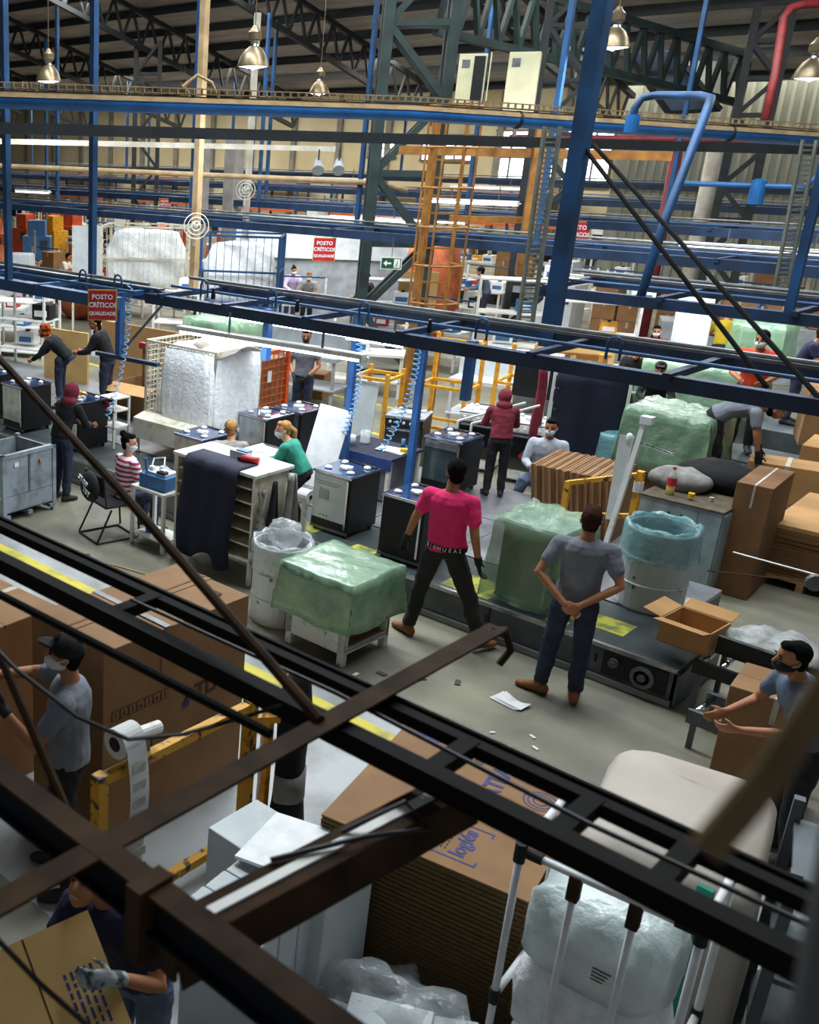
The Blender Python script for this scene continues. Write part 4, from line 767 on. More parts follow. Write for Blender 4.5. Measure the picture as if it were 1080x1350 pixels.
# leaning white board behind the green woman
tag(MB().obox((-7.5, 10.35, 1.05), (.42, .03, 1.05), rz=R(20), rx=R(-14), ry=R(8)).build('white_board', 'white_plain', bev=.005), 'white sheet metal panel leaning behind the woman in green', 'panel')
# ---- shelf cabinet with clothes
t = thing('shelf_cabinet', 'white open shelf cabinet on legs with clothes hung over it', 'cabinet', (-7.95, 8.12, 0))
Wc, Dc = 1.2, .6
part('top', t, 'white_paint', MB().box(-.03, Wc+.03, -.03, Dc+.03, 1.27, 1.31), bev=.006)
for x in (0, Wc-.03): part('side_panel', t, 'cream_paint', MB().box(x, x+.03, .0, Dc, .28, 1.27))
part('divider', t, 'cream_paint', MB().box(Wc/2-.015, Wc/2+.015, .01, Dc, .28, 1.27)); part('back_panel', t, 'cream_paint', MB().box(0, Wc, Dc-.02, Dc, .28, 1.27))
for k in range(6): part('shelf', t, 'cream_paint', MB().box(.03, Wc-.03, .01, Dc-.02, .29+k*.165, .31+k*.165))
for x in (.0, Wc-.04):
    for y in (0, Dc-.04): part('leg', t, 'white_paint', MB().box(x, x+.04, y, y+.04, 0, .29)); 
def cloth(name, label, cat, fn, mat, nu=14, nv=18, th=.012):
    o = MB().grid(fn, nu, nv).build(name, mat, None, True, solid=th); return tag(o, label, cat)
def drape(u, v):
    x = -7.78 + u*.82 + .03*math.sin(v*6); z = 1.325 if v < .12 else 1.325-(v-.12)*1.32*(1+.06*math.sin(u*9))
    y = 8.11 + (.3-.3*v/.12 if v < .12 else -.045 - .035*math.sin(u*15+v*2)*min(1, v*2)); return (x-.05*v*u, y-.02, z)
cloth('draped_cloth', 'dark navy cloth draped down the front of the white shelf cabinet', 'cloth', drape, 'navy_cloth')
cloth('hanging_jacket', 'grey patterned jacket hanging on the near right corner of the cabinet', 'jacket', lambda u, v: (-6.70+.03+.05*math.sin(v*7+u*3), 8.08+.18*u*(.5+v)+.02*math.sin(u*9), 1.15-v*.95), 'camo', 8, 16, .03)
cloth('hanging_jacket', 'black jacket hanging on the right side of the white cabinet', 'jacket', lambda u, v: (-6.68+.05*math.sin(u*6)*v, 8.38+(.22*(u-.5))*(.25+v), 1.2-v*.62), 'black_cloth', 8, 12, .03)
cloth('hanging_jacket', 'light grey jacket hanging on the far right corner of the cabinet', 'jacket', lambda u, v: (-6.66+.05*math.sin(u*7), 8.62+(.22*(u-.4))*(.4+v), 1.24-v*.75), 'grey_cloth', 8, 12, .03)
t = thing('spray_bottle', 'red bottle lying on the white cabinet top', 'bottle', (-7.16, 8.36, 1.355), R(20)); part('body', t, 'label_red', MB().tube([(0, 0, 0), (.2, 0, 0)], .045, 12), smooth=True); part('cap', t, 'black_metal', MB().tube([(-.05, 0, 0), (0, 0, 0)], [.018, .03], 10))
t = thing('open_box', 'small pale box with a blue lid on the cabinet top', 'box', (-7.4, 8.42, 1.31)); part('box', t, 'machine_white', MB().box(0, .24, 0, .12, 0, .09), bev=.004); part('lid', t, 'blue_box', MB().box(.08, .24, .02, .12, .09, .105))
t = thing('paper_roll_stand', 'small white roll on a stand beside the far corner of the cabinet', 'roll stand', (-6.62, 8.86, 0)); part('roll', t, 'paper', MB().tube([(-.07, 0, .95), (.07, 0, .95)], .08, 16)); part('core', t, 'black_metal', MB().tube([(-.075, 0, .95), (.075, 0, .95)], .025, 10)); part('stand', t, 'white_paint', MB().box(-.03, .03, -.02, .02, 0, .9))
# ---- small table, toolbox, chair
t = thing('work_table', 'small white metal side table beside the black chair', 'table', (-8.62, 8.03, 0))
part('top', t, 'white_paint', MB().box(0, .58, 0, .42, .72, .75)); part('lower_shelf', t, 'white_paint', MB().box(.02, .56, .02, .4, .12, .14))
for x in (0, .54):
    for y in (0, .38): part('leg', t, 'white_paint', MB().box(x, x+.04, y, y+.04, 0, .72))
t = thing('tool_box', 'blue metal box full of white cables on the side table', 'tool box', (-8.52, 8.07, .75), R(4)); part('box', t, 'blue_box', MB().box(0, .42, 0, .32, 0, .17), bev=.006); part('tray', t, 'machine_white', MB().box(.05, .38, .05, .28, .17, .2))
for k, (x, y) in enumerate(((.1, .12), (.2, .2), (.3, .1))): part('plug', t, 'white_plain', MB().box(x-.03, x+.04, y-.03, y+.03, .2, .25), bev=.008)
part('cable', t, 'white_plain', MB().tube([(.1, .1, .22), (.06, .2, .32), (.18, .26, .34), (.26, .16, .28), (.33, .2, .22)], .01, 6)); part('probe', t, 'blue_box', MB().tube([(.08, .05, .2), (.07, .03, .36)], .018, 8)); part('meter', t, 'black_metal', MB().box(.24, .37, .04, .12, .2, .23), bev=.005)
for k, (x, m, lb) in enumerate(((.18, 'blue_box', 'small blue tub on the lower shelf of the side table'), (.36, 'ink_blue', 'dark blue tub on the lower shelf of the side table'))): tag(MB().lathe([(.05, 0), (.06, .06), (.055, .06), (.045, .012), (0, .012)], 14, (-8.62+x, 8.2, .141)).build('tub', m, smooth=True), lb, 'tub')
t = thing('sled_chair', 'black sled-base chair in front of the striped woman', 'chair', (-8.95, 7.98, 0), R(-12))
for s in (-1, 1):
    part('frame', t, 'black_metal', MB().tube([(s*.22, -.22, .86), (s*.22, -.17, .46), (s*.23, .22, .44), (s*.23, .27, .40), (s*.24, .30, .03), (s*.24, .26, .012), (s*.24, -.30, .012), (s*.24, -.30, .03), (s*.23, -.1, .42)], .013, 8))
part('front_bar', t, 'black_metal', MB().tube([(-.24, -.30, .012), (.24, -.30, .012)], .013, 8)); part('cross_bar', t, 'black_metal', MB().tube([(-.24, .26, .012), (.24, .26, .012)], .013, 8))
part('seat', t, 'black_cloth', MB().box(-.22, .22, -.18, .24, .43, .47), bev=.015); part('backrest', t, 'black_cloth', MB().obox((0, -.215, .72), (.42, .035, .28), rx=R(8)), bev=.015)
t = thing('backpack', 'black bag with white lettering hung on the chair back', 'bag', (-8.98, 7.68, .58), R(-12)); part('body', t, 'black_cloth', MB().ell((0, 0, .12), (.2, .09, .19), 14, 10), smooth=True)
for s, z, x in (('STOP', .2, -.02), ('TBT', .08, .06)): text('lettering', s, .1, 'white_plain', t, (x, -.088, z), (PI/2, R(18), 0), ext=.004)
# ---- grey metal container at the left edge
t = thing('stacking_container', 'grey steel stacking container at the left edge', 'container', (-10.85, 7.1, 0), R(4))
for x in (0, .72):
    for y in (0, .86): part('corner_post', t, 'grey_paint', MB().box(x, x+.06, y, y+.06, 0, .92))
part('front_panel', t, 'grey_paint', MB().box(.05, .73, .01, .035, .36, .88)); part('drop_gate', t, 'grey_paint', MB().box(.05, .73, .0, .03, .14, .35)); part('gate_rail', t, 'white_paint', MB().box(.05, .73, -.012, .0, .33, .37))
part('right_panel', t, 'grey_paint', MB().box(.74, .765, .06, .86, .36, .88)); part('right_gate', t, 'grey_paint', MB().box(.74, .77, .06, .86, .14, .35)); part('seam', t, 'grey_metal', MB().box(.764, .775, .44, .47, .36, .88)); part('top_rail', t, 'grey_paint', MB().box(.72, .78, .0, .92, .87, .92).box(0, .78, 0, .06, .87, .92))
part('back_panel', t, 'grey_paint', MB().box(.05, .73, .87, .9, .14, .88)); part('left_panel', t, 'grey_paint', MB().box(.01, .03, .06, .86, .14, .88)); part('floor_sheet', t, 'grey_metal', MB().box(.03, .75, .03, .89, .12, .14))
for k in range(3): part('runner', t, 'grey_paint', MB().box(.0, .78, .05+k*.38, .12+k*.38, .05, .1))
part('label_sticker', t, 'white_plain', MB().box(.774, .777, .2, .27, .74, .8))
for k in range(7): part('scrap_piece', t, 'wood', MB().obox((.2+.06*k, .2+.08*k, .7+.02*(k % 3)), (.5, .05, .04), rz=.5*k, ry=.2))
# ---- white wire basket bursting with white plastic
t = thing('wire_basket', 'large white wire basket on legs full of crumpled white plastic', 'basket', (-10.62, 10.15, 0), R(2))
def mesh_panel(t, mat, a, b, c, nu, nv, r=.006, name='wire', bar=.03):
    a, b, c = V(a), V(b), V(c); d = b + c - a; u = b-a; v = c-a
    for p, q in ((a, b), (b, d), (d, c), (c, a)): part('frame_bar', t, mat, MB().bar(p, q, bar))
    wu = MB().bar((0, 0, 0), v, r*2).mesh(name, mat); wv = MB().bar((0, 0, 0), u, r*2).mesh(name, mat)
    for k in range(1, nu): inst(name, wu, t, a+u*k/nu)
    for k in range(1, nv): inst(name, wv, t, a+v*k/nv)
Wb, Db, z0, z1 = 1.32, .98, .95, 2.0
mesh_panel(t, 'cream_paint', (0, 0, z0), (.42, 0, z0), (0, 0, z1), 8, 14, .004); mesh_panel(t, 'cream_paint', (.42, 0, z0), (Wb, 0, z0), (.42, 0, z1), 14, 14, .004)
mesh_panel(t, 'cream_paint', (0, 0, z0), (0, Db, z0), (0, 0, z1), 12, 14); mesh_panel(t, 'cream_paint', (Wb, 0, z0), (Wb, Db, z0), (Wb, 0, z1), 12, 14); mesh_panel(t, 'cream_paint', (0, Db, z0), (Wb, Db, z0), (0, Db, z1), 14, 12)
part('bin_panel', t, 'cream_paint', MB().poly([(0, -.25, .6), (0, -.02, .6), (0, -.02, .96), (0, -.25, .9)], Wb, (1, 0, 0)), bev=.004); part('base', t, 'cream_paint', MB().box(0, Wb, 0, Db, .56, .62))
for x in (0, Wb-.05):
    for y in (-.2, Db-.05): part('leg', t, 'cream_paint', MB().box(x, x+.05, y, y+.05, .376, .6))
blob('plastic_heap', 'heap of crumpled white plastic film filling the wire basket', 'plastic film', (-9.80, 10.66, .64), ((.44, .44, .0), (.5, .52, .1), (.535, .545, .4), (.535, .545, 1.0), (.52, .52, 1.3), (.38, .38, 1.38), (.15, .15, 1.42)), 'bag_white', n=90, p=.25, disp=.05, dsize=.05, rz=R(2), kind='stuff')
blob('plastic_heap', 'lower slope of white plastic film at the left end of the wire basket', 'plastic film', (-10.35, 10.6, .64), ((.2, .42, 0), (.2, .42, .4), (.16, .36, .75), (.08, .2, .95)), 'bag_white', n=60, p=.4, disp=.08, dsize=.06, rz=R(2), kind='stuff')
o = MB().grid(lambda u, v: (-9.75+u*.8, 10.2+v*.75+.05*math.sin(u*6), 2.06-.14*math.sin(PI*u)*(1-v)+.06*math.sin(v*5)), 12, 10).build('plastic_sheet', 'sheet_white', None, True, solid=.01); tag(o, 'white plastic sheet lying over the top of the wire basket', 'plastic sheet')
t = thing('box_rack', 'narrow white rack with a red tag beside the wire basket', 'rack', (-11.2, 9.75, B))
for x in (0, .3):
    for y in (0, .3): part('leg', t, 'white_paint', MB().box(x, x+.03, y, y+.03, 0, .75))
for z in (.3, .55, .74): part('shelf', t, 'white_paint', MB().box(0, .33, 0, .33, z, z+.02))
part('red_tag', t, 'label_red', MB().box(.08, .24, -.012, -.002, .62, .7))
# ---- orange mesh cage with cartons
t = thing('mesh_cage', 'orange-framed wire cage holding brown cartons behind the stoves', 'cage', (-10.15, 11.75, 0), R(3))
mesh_panel(t, 'orange', (0, 0, .45), (.0, 1.15, .45), (0, 0, 1.62), 9, 10, .006, bar=.06); mesh_panel(t, 'orange', (0, 0, .45), (-1.1, 0, .45), (0, 0, 1.62), 9, 10, .006, bar=.06); mesh_panel(t, 'orange', (-1.1, 0, .45), (-1.1, 1.15, .45), (-1.1, 0, 1.62), 5, 5, .006, bar=.05)
for x, y in ((0, 0), (-1.1, 0), (0, 1.15), (-1.1, 1.15)): part('leg', t, 'orange', MB().bar((x, y, .376 if y == 0 else 0), (x, y, .5), .06))
part('base', t, 'grey_metal', MB().box(-1.1, 0, 0, 1.15, .4, .45)); part('notice', t, 'paper', MB().box(.012, .018, .62, .72, 1.15, 1.33))
tag(MB().box(-11.17, -10.22, 11.85, 12.85, .46, 1.5).build('carton', 'card', bev=.01), 'brown carton inside the orange wire cage', 'carton')
# ---- open carton bin and cage behind the orange-haired woman
def open_carton(label, loc, w, d, h, rz=0, mat='card', flaps=(1, 1, 1, 1), ang=35, th=.012):
    t = thing('open_carton', label, 'carton', loc, rz)
    part('front_wall', t, mat, MB().box(0, w, 0, th, 0, h)); part('back_wall', t, mat, MB().box(0, w, d-th, d, 0, h)); part('side_wall', t, mat, MB().box(0, th, th, d-th, 0, h)); part('side_wall', t, mat, MB().box(w-th, w, th, d-th, 0, h)); part('bottom', t, mat, MB().box(0, w, 0, d, 0, .01))
    f = d*.42; a = R(ang); dz = f*math.sin(a); dx = f*math.cos(a)
    if flaps[0]: part('flap', t, 'card_light', MB().poly([(0, 0, h), (w, 0, h), (w, -dx, h+dz), (0, -dx, h+dz)], .008, (0, 0, 1)))
    if flaps[1]: part('flap', t, 'card_light', MB().poly([(0, d, h), (w, d, h), (w, d+dx, h+dz), (0, d+dx, h+dz)], .008, (0, 0, 1)))
    if flaps[2]: part('flap', t, 'card_light', MB().poly([(0, 0, h), (0, d, h), (-dx, d, h+dz), (-dx, 0, h+dz)], .008, (0, 0, 1)))
    if flaps[3]: part('flap', t, 'card_light', MB().poly([(w, 0, h), (w, d, h), (w+dx, d, h+dz), (w+dx, 0, h+dz)], .008, (0, 0, 1)))
    return t
open_carton('large open carton with a folded-out flap behind the stoves at left', (-12.5, 11.2, B), .9, .8, .55, R(8), 'card', (1, 0, 0, 0), -15)
tag(MB().obox((-13.2, 12.6, .95), (2.2, .04, 1.3), rz=R(5)).build('carton_sheet', 'card_light'), 'tall tan cardboard sheet standing behind the dark-haired worker', 'cardboard'); tag(MB().obox((-15.0, 12.2, .85), (1.1, .05, 1.0), rz=R(10)).build('carton_sheet', 'card_pale'), 'pale cardboard sheet standing left of the woman with orange hair', 'cardboard')
t = thing('mesh_cage', 'brown wire cage with red corner brackets left of the wire basket', 'cage', (-11.7, 11.9, 0))
mesh_panel(t, 'card_dark', (0, 0, .2), (1.1, 0, .2), (0, 0, 1.4), 9, 9, .007, bar=.05); part('leg', t, 'card_dark', MB().bar((0, 0, 0), (0, 0, .3), .05)); part('leg', t, 'card_dark', MB().bar((1.1, 0, 0), (1.1, 0, .3), .05)); part('bracket', t, 'red', MB().box(-.06, .14, -.05, .05, 1.35, 1.47)); part('bracket', t, 'red', MB().box(-.9, -.7, -.05, .05, 1.4, 1.5)); part('top_rail', t, 'card_dark', MB().bar((-.8, 0, 1.42), (1.1, 0, 1.42), .05)); part('leg', t, 'card_dark', MB().bar((-.8, 0, 0), (-.8, 0, 1.42), .05))
# ---- barrels and the green-covered crate
def barrel(label, loc, r, h, bag, bagh=.16):
    t = thing('steel_drum', label, 'drum', loc)
    part('drum', t, 'drum_white', MB().lathe([(0, 0), (r*.97, 0), (r, .02), (r, h*.32), (r*1.03, h*.335), (r, h*.35), (r, h*.64), (r*1.03, h*.655), (r, h*.67), (r, h*.97), (r*1.03, h*.985), (r, h), (r*.95, h), (r*.95, .03), (0, .03)], 28), smooth=False)
    n = 28; g = MB(); rings = []
    for k, (rr, z) in enumerate(((.9, h*.55), (.92, h*.9), (.96, h+.03), (1.05, h+.045), (1.1, h), (1.1, h-bagh*.6), (1.14, h-bagh))):
        rings.append([(r*rr*(1+.035*math.sin(j*2.3+k))*math.cos(2*PI*j/n), r*rr*(1+.035*math.sin(j*2.3+k))*math.sin(2*PI*j/n), z+(.02*math.sin(j*1.9+k) if k != 2 else .015*math.sin(j*1.3))) for j in range(n)])
    part('bin_liner', t, bag, g.loft(rings, cap=False), smooth=True); return t

b1 = barrel('dented white steel drum lined with a clear bag beside the green-covered crate', (-6.02, 7.75, 0), .29, .85, 'film_clear', .2)
part('bag_fold', b1, 'film_clear', MB().ell((-.03, .05, .93), (.2, .13, .16), 16, 10), smooth=True, disp=.12, dsize=.1)
barrel('worn white steel drum lined with a teal bag on the platform behind the grey-shirted man', (-3.36, 10.25, .375), .31, .82, 'film_teal', .3)
t = thing('pallet_crate', 'worn white wooden crate on feet under green plastic, beside the drum', 'crate', (-5.62, 7.38, 0), R(-1))
part('front_board', t, 'crate_white', MB().box(0, .7, 0, .03, .12, .36), bev=.004); part('left_board', t, 'crate_white', MB().box(0, .03, .03, .72, .12, .36)); part('shelf_board', t, 'wood', MB().box(.03, .7, .03, .72, .14, .17)); part('top_board', t, 'crate_white', MB().box(-.02, .72, -.02, .74, .8, .83))
for x in (0, .63):
    for y in (0, .66): part('leg', t, 'crate_white', MB().box(x, x+.07, y, y+.06, 0, .8))
part('back_board', t, 'wood', MB().box(.0, .7, .68, .71, .12, .8)); part('side_rail', t, 'crate_white', MB().box(.67, .7, .06, .66, .12, .18)); part('front_panel', t, 'crate_white', MB().box(.02, .66, .03, .05, .36, .8))

def cover(u, v, x0, x1, y0, y1, zt, drop, seed=0):
    U = (u-.5)*2; W_ = (v-.5)*2; a = max(abs(U), abs(W_)); k = .62
    if a <= k: x = U/k; y = W_/k; z = zt+.012*math.sin(9*u+seed)*math.sin(11*v)
    else:
        x = max(-1, min(1, U/k)); y = max(-1, min(1, W_/k)); q = (a-k)/(1-k); z = zt-drop*q
        f = 1+.05*q*math.sin(14*(u+v)+seed)+.04*q; x *= f; y *= f
    return ((x0+x1)/2+x*(x1-x0)/2, (y0+y1)/2+y*(y1-y0)/2, z)
def covered(name, label, cat, box, zt, drop, mat, rz=0, loc=(0, 0, 0), n=26, disp=.03):
    x0, x1, y0, y1 = box
    o = MB().grid(lambda u, v: cover(u, v, x0, x1, y0, y1, zt, drop), n, n).build(name, mat, None, True, solid=.004, disp=disp, dsize=.14, loc=loc, rz=rz); return tag(o, label, cat)
covered('plastic_cover', 'creased light green plastic sheet over the white wooden crate', 'plastic cover', (-5.70, -4.84, 7.3, 8.16), .865, .5, 'film_green2', disp=.05)
# ---- green-wrapped stove on the belt
stove('dark stove wrapped in green plastic on the conveyor beside the grey-shirted man', (-4.45, 9.2, B), w=.55, d=.6, h=.82, face='black_metal', pads=False, rz=R(-3), group='stoves on the line')
o = covered('plastic_wrap', 'loose translucent green plastic wrapped around the stove on the conveyor', 'plastic wrap', (-4.52, -3.8, 9.1, 9.9), B+.87, .84, 'film_green', disp=.09)
# ---- right side: upright cartons, frame, grey cabinet
t = thing('carton_sheets', 'row of brown flattened cartons standing upright on edge beside the seated man', 'cardboard', (-5.3, 11.55, B), R(6))
for k in range(34): 
    part('carton_sheet', t, 'card' if k % 3 else 'card_dark', MB().obox((k*.027, .45+.012*math.sin(k*2.1), .37+.006*math.sin(k*1.7)), (.0245, .9+.02*math.sin(k), .74), ry=R(-9)))
t = thing('label_stand', 'white tilted post with paper strip and yellow brackets beside the upright cartons', 'stand', (-4.2, 11.2, 0))
part('post', t, 'white_paint', MB().bar((-.02, -.05, .38), (.08, .15, 1.95), .05)); part('paper_strip', t, 'paper', MB().poly([(-.08, .0, .8), (.0, .02, .8), (.02, .1, 1.75), (-.12, .06, 1.75)], .004, (0, 1, 0))); part('clamp', t, 'white_plain', MB().ell((-.03, .1, 1.72), (.035, .035, .06))); part('arm', t, 'chrome', MB().tube([(.03, .1, 1.7), (.4, .25, 1.6)], .012, 6)); part('arm_head', t, 'white_plain', MB().box(.04, .16, .1, .2, 1.9, 1.98))
t = thing('yellow_rail', 'yellow worn steel rail frame in front of the upright cartons', 'rail', (-4.75, 11.2, 0))
part('post', t, 'yellow_worn', MB().bar((0, 0, .375), (0, 0, 1.12), .06)); part('post', t, 'yellow', MB().bar((.62, .35, .375), (.62, .35, 1.32), .07)); part('top_rail', t, 'yellow_worn', MB().bar((0, 0, 1.1), (.6, .3, 1.28), .05)); part('low_rail', t, 'yellow_worn', MB().bar((0, 0, .72), (.6, .3, .8), .05)); part('ring', t, 'white_plain', MB().tube([(.62, .35, 1.08), (.62, .35, 1.2)], .05, 10))
t = thing('steel_cabinet', 'light grey two-door steel cabinet with dirty top at right', 'cabinet', (-4.18, 11.8, 0), R(0))
part('body', t, 'cab_grey', MB().box(0, .86, 0, .9, .06, .98), bev=.006); part('plinth', t, 'black_metal', MB().box(.03, .83, .03, .87, 0, .06)); part('top', t, 'dirty_top', MB().box(-.01, .87, -.01, .91, .98, 1.0))
part('door', t, 'cab_grey', MB().box(.86, .878, .02, .44, .09, .95), bev=.003); d2 = part('door', t, 'cab_grey', MB().box(.86, .878, .46, .88, .09, .95), bev=.003); part('handle', d2, 'black_metal', MB().bar((.885, .5, .5), (.885, .5, .58), .02)); part('side_seam', t, 'grey_metal', MB().box(.62, .625, -.003, .0, .08, .96))
for x in (.32, .45): part('bolt', t, 'black_metal', MB().box(x, x+.02, -.006, 0, .84, .87))

t = thing('soda_bottle', 'plastic bottle with red label and yellow drink on the grey cabinet', 'bottle', (-3.95, 12.0, 1.0)); part('drink', t, 'juice', MB().lathe([(0, 0), (.043, .0), (.045, .02), (.045, .11), (0, .11)], 14), smooth=True); part('bottle', t, 'clear_bottle', MB().lathe([(.046, .0), (.046, .2), (.035, .25), (.016, .28), (.016, .3)], 14), smooth=True); part('label', t, 'label_red', MB().lathe([(.048, .11), (.048, .2)], 14, cap=False), smooth=True); part('cap', t, 'label_red', MB().lathe([(.019, .3), (.019, .325), (0, .325)], 12))
tag(MB().tube([(-3.72, 11.98, 1.03), (-3.72, 11.98, 1.08)], .035, 12).build('tape_roll', 'juice'), 'small yellow roll on the cabinet near the bottle', 'roll'); tag(MB().tube([(-3.55, 12.1, 1.0), (-3.55, 12.1, 1.05)], .025, 12).build('tape_roll', 'tape'), 'small pale roll at the cabinet edge', 'roll')
tag(MB().ell((-3.98, 12.35, 1.1), (.34, .22, .15), 20, 12).build('cloth_sack', 'grey_cloth', None, True, disp=.08, dsize=.15), 'grey cloth bundle lying on the grey cabinet', 'cloth'); tag(MB().ell((-3.7, 12.72, 1.12), (.48, .3, .2), 20, 12).build('black_sack', 'black_cloth', None, True, disp=.1, dsize=.18), 'black bag lying behind the grey cloth bundle on the cabinet', 'bag')
def carton(label, loc, w, d, h, rz=0, mat='card', strap=True, group=None):
    t = thing('carton', label, 'carton', loc, rz, group); part('box', t, mat, MB().box(0, w, 0, d, 0, h), bev=.008)
    part('tape', t, 'tape', MB().box(w*.47, w*.53, -.002, d+.002, h*.8, h+.002))
    part('seam', t, 'card_dark', MB().box(-.002, w+.002, d*.495, d*.505, h*.98, h+.001)); return t
carton('tall brown carton standing on end behind the grey cabinet', (-3.33, 12.05, 0), .35, .9, 1.3, R(4), 'card_dark')
t = thing('carton_stack', 'low stack of brown flattened cartons on a pallet at the right edge', 'carton stack', (-3.12, 12.75, 0), R(2))
for k in range(12): part('carton_sheet', t, 'card_light' if k == 11 else 'card_dark', MB().box(.01*math.sin(k*3), .85+.01*math.sin(k*2), .01*math.cos(k), 1.6, .14+k*.05, .186+k*.05))
part('pallet', t, 'wood', MB().box(0, .85, 0, 1.6, .1, .138)); 
for x in (.02, .4, .76): part('pallet_block', t, 'wood', MB().box(x, x+.07, 0, 1.6, 0, .1))
open_carton('small open carton with tan flaps on the end of the line', (-2.86, 9.12, .53), .42, .4, .22, R(-4), 'card_light', (1, 1, 1, 0), 12)
tag(MB().ell((-2.05, 9.42, .7), (.34, .2, .12), 24, 14).build('plastic_film', 'film_clear', None, True, disp=.16, dsize=.12), 'crumpled clear plastic film on the dark roller conveyor', 'plastic film')
tag(MB().obox((-2.1, 9.2, .64), (.62, .05, .16), rz=R(-3)).build('guide_board', 'black_metal'), 'dark guide board standing on the roller conveyor', 'board'); tag(MB().box(-1.98, -1.7, 8.22, 8.24, .02, .27).build('metal_sheet', 'silver'), 'bright metal sheet leaning under the low roller conveyor', 'metal sheet')
t = thing('strapping_tool', 'red and white strapping tool hanging on a wire at right', 'tool', (-2.05, 11.2, .75), R(30)); part('body', t, 'red', MB().box(-.13, .13, -.06, .06, -.09, .03), bev=.03); part('cover', t, 'cream_paint', MB().box(-.1, .08, -.05, .05, .03, .09), bev=.02); part('handle', t, 'red', MB().tube([(.05, 0, .08), (.13, 0, .14), (.17, 0, .06)], .025, 8)); part('reel', t, 'grey_metal', MB().tube([(-.2, -.03, 0), (-.2, .03, 0)], .08, 14)); part('label', t, 'tape', MB().box(-.06, .1, -.064, -.06, -.05, -.02))
tag(MB().tube([(-2.18, 11.25, .78), (-3.05, 11.45, .72)], .008, 6).build('white_rod', 'white_plain'), 'thin white rod between the cabinet and the strapping tool', 'rod'); tag(MB().tube([(-2.2, 11.22, .72), (-3.2, 11.3, .5)], .008, 6).build('dark_rod', 'near_brown'), 'thin dark rod below the white rod at right', 'rod')
tag(MB().tube([(-1.86, 11.1, 0), (-1.86, 11.1, .7)], .035, 8).build('tool_post', 'steel_dark'), 'dark post carrying the red strapping tool', 'post')
carton('tall carton beside the blurred man at the right edge', (-1.88, 7.72, 0), .6, .5, 1.0, R(6), 'card')
covered('plastic_cover', 'bulky green plastic cover over goods behind the grey cabinet', 'plastic cover', (-5.45, -4.35, 14.2, 15.1), 1.42, .85, 'film_green2', disp=.12)
carton('carton under the bulky green plastic cover', (-5.35, 14.3, .0), .9, .7, 1.38, 0, 'card_dark')
# ---- floor litter
t = thing('paper_pile', 'crumpled white paper lying on the floor before the conveyor', 'paper', (-3.72, 7.92, .004), R(-8)); 
for k in range(3): part('sheet', t, 'paper', MB().grid(lambda u, v: (u*.26+.02*k, v*.15+.015*k, .004+.006*k+.02*math.sin(u*5+k)*v), 6, 4), solid=.002)
for k, (x, y, s) in enumerate(((-4.6, 7.55, .05), (-4.3, 7.75, .04), (-4.05, 7.95, .05), (-5.1, 6.95, .03), (-3.4, 7.4, .025), (-3.2, 7.3, .02), (-3.05, 7.45, .03), (-2.95, 7.25, .02), (-8.6, 7.3, .05), (-3.15, 7.6, .03), (-7.4, 7.25, .06), (-4.75, 7.35, .035))):
    tag(MB().obox((x, y, .006), (s*2, s, .01), rz=k).build('litter', 'debris' if k in (0, 1, 2, 8, 10) else 'paper', bev=.002), 'small scrap lying on the concrete floor' + (' (dark)' if k in (0, 1, 2, 8, 10) else ' (white)'), 'litter', 'dark scraps on the floor' if k in (0, 1, 2, 8, 10) else 'white scraps on the floor')
tag(MB().bar((-8.2, 7.35, .006), (-7.6, 7.5, .006), .03, .01).build('wood_strip', 'wood'), 'thin wooden strip on the floor before the side table', 'strip')
# ---- work bench with blue cloth
t = thing('work_bench', 'work bench covered in blue cloth between the two blue drop posts', 'bench', (-7.72, 10.72, B), R(2)); part('top', t, 'navy_cloth', MB().box(0, .95, 0, .78, .56, .6), bev=.01); part('cloth_skirt', t, 'cloth_blue', MB().box(-.01, .96, -.02, .0, .45, .6)); part('drawer_block', t, 'grey_metal', MB().box(.55, .9, .05, .7, .02, .55))
for x in (.02, .88):
    for y in (.02, .7): part('leg', t, 'cream_paint', MB().box(x, x+.05, y, y+.05, 0, .56))

for k, (x, y, r, h, m, lb) in enumerate(((-7.55, 10.95, .075, .12, 'film_white', 'white tub at the left front of the blue bench'), (-7.45, 11.15, .065, .17, 'film_clear', 'clear plastic jar on the blue bench'), (-7.0, 11.35, .025, .12, 'machine_blue', 'small blue bottle at the back of the blue bench'))): tag(MB().lathe([(0, 0), (r, 0), (r*1.05, h), (r*.95, h), (r*.9, .01), (0, .01)], 16, (x, y, B+.6)).build('tub', m, smooth=True), lb, 'tub')
t = thing('document_stack', 'white papers lying on the blue bench', 'paper', (-7.2, 11.0, B+.6), R(5))
for k in range(3): part('sheet', t, 'paper', MB().obox((.2, .12, .004+k*.006), (.38, .24, .004), rz=k*.06))
tag(MB().obox((-6.85, 11.15, B+.63), (.1, .08, .06), rz=.6).build('sponge', 'yellow'), 'small yellow block on the blue bench beside the papers', 'sponge')
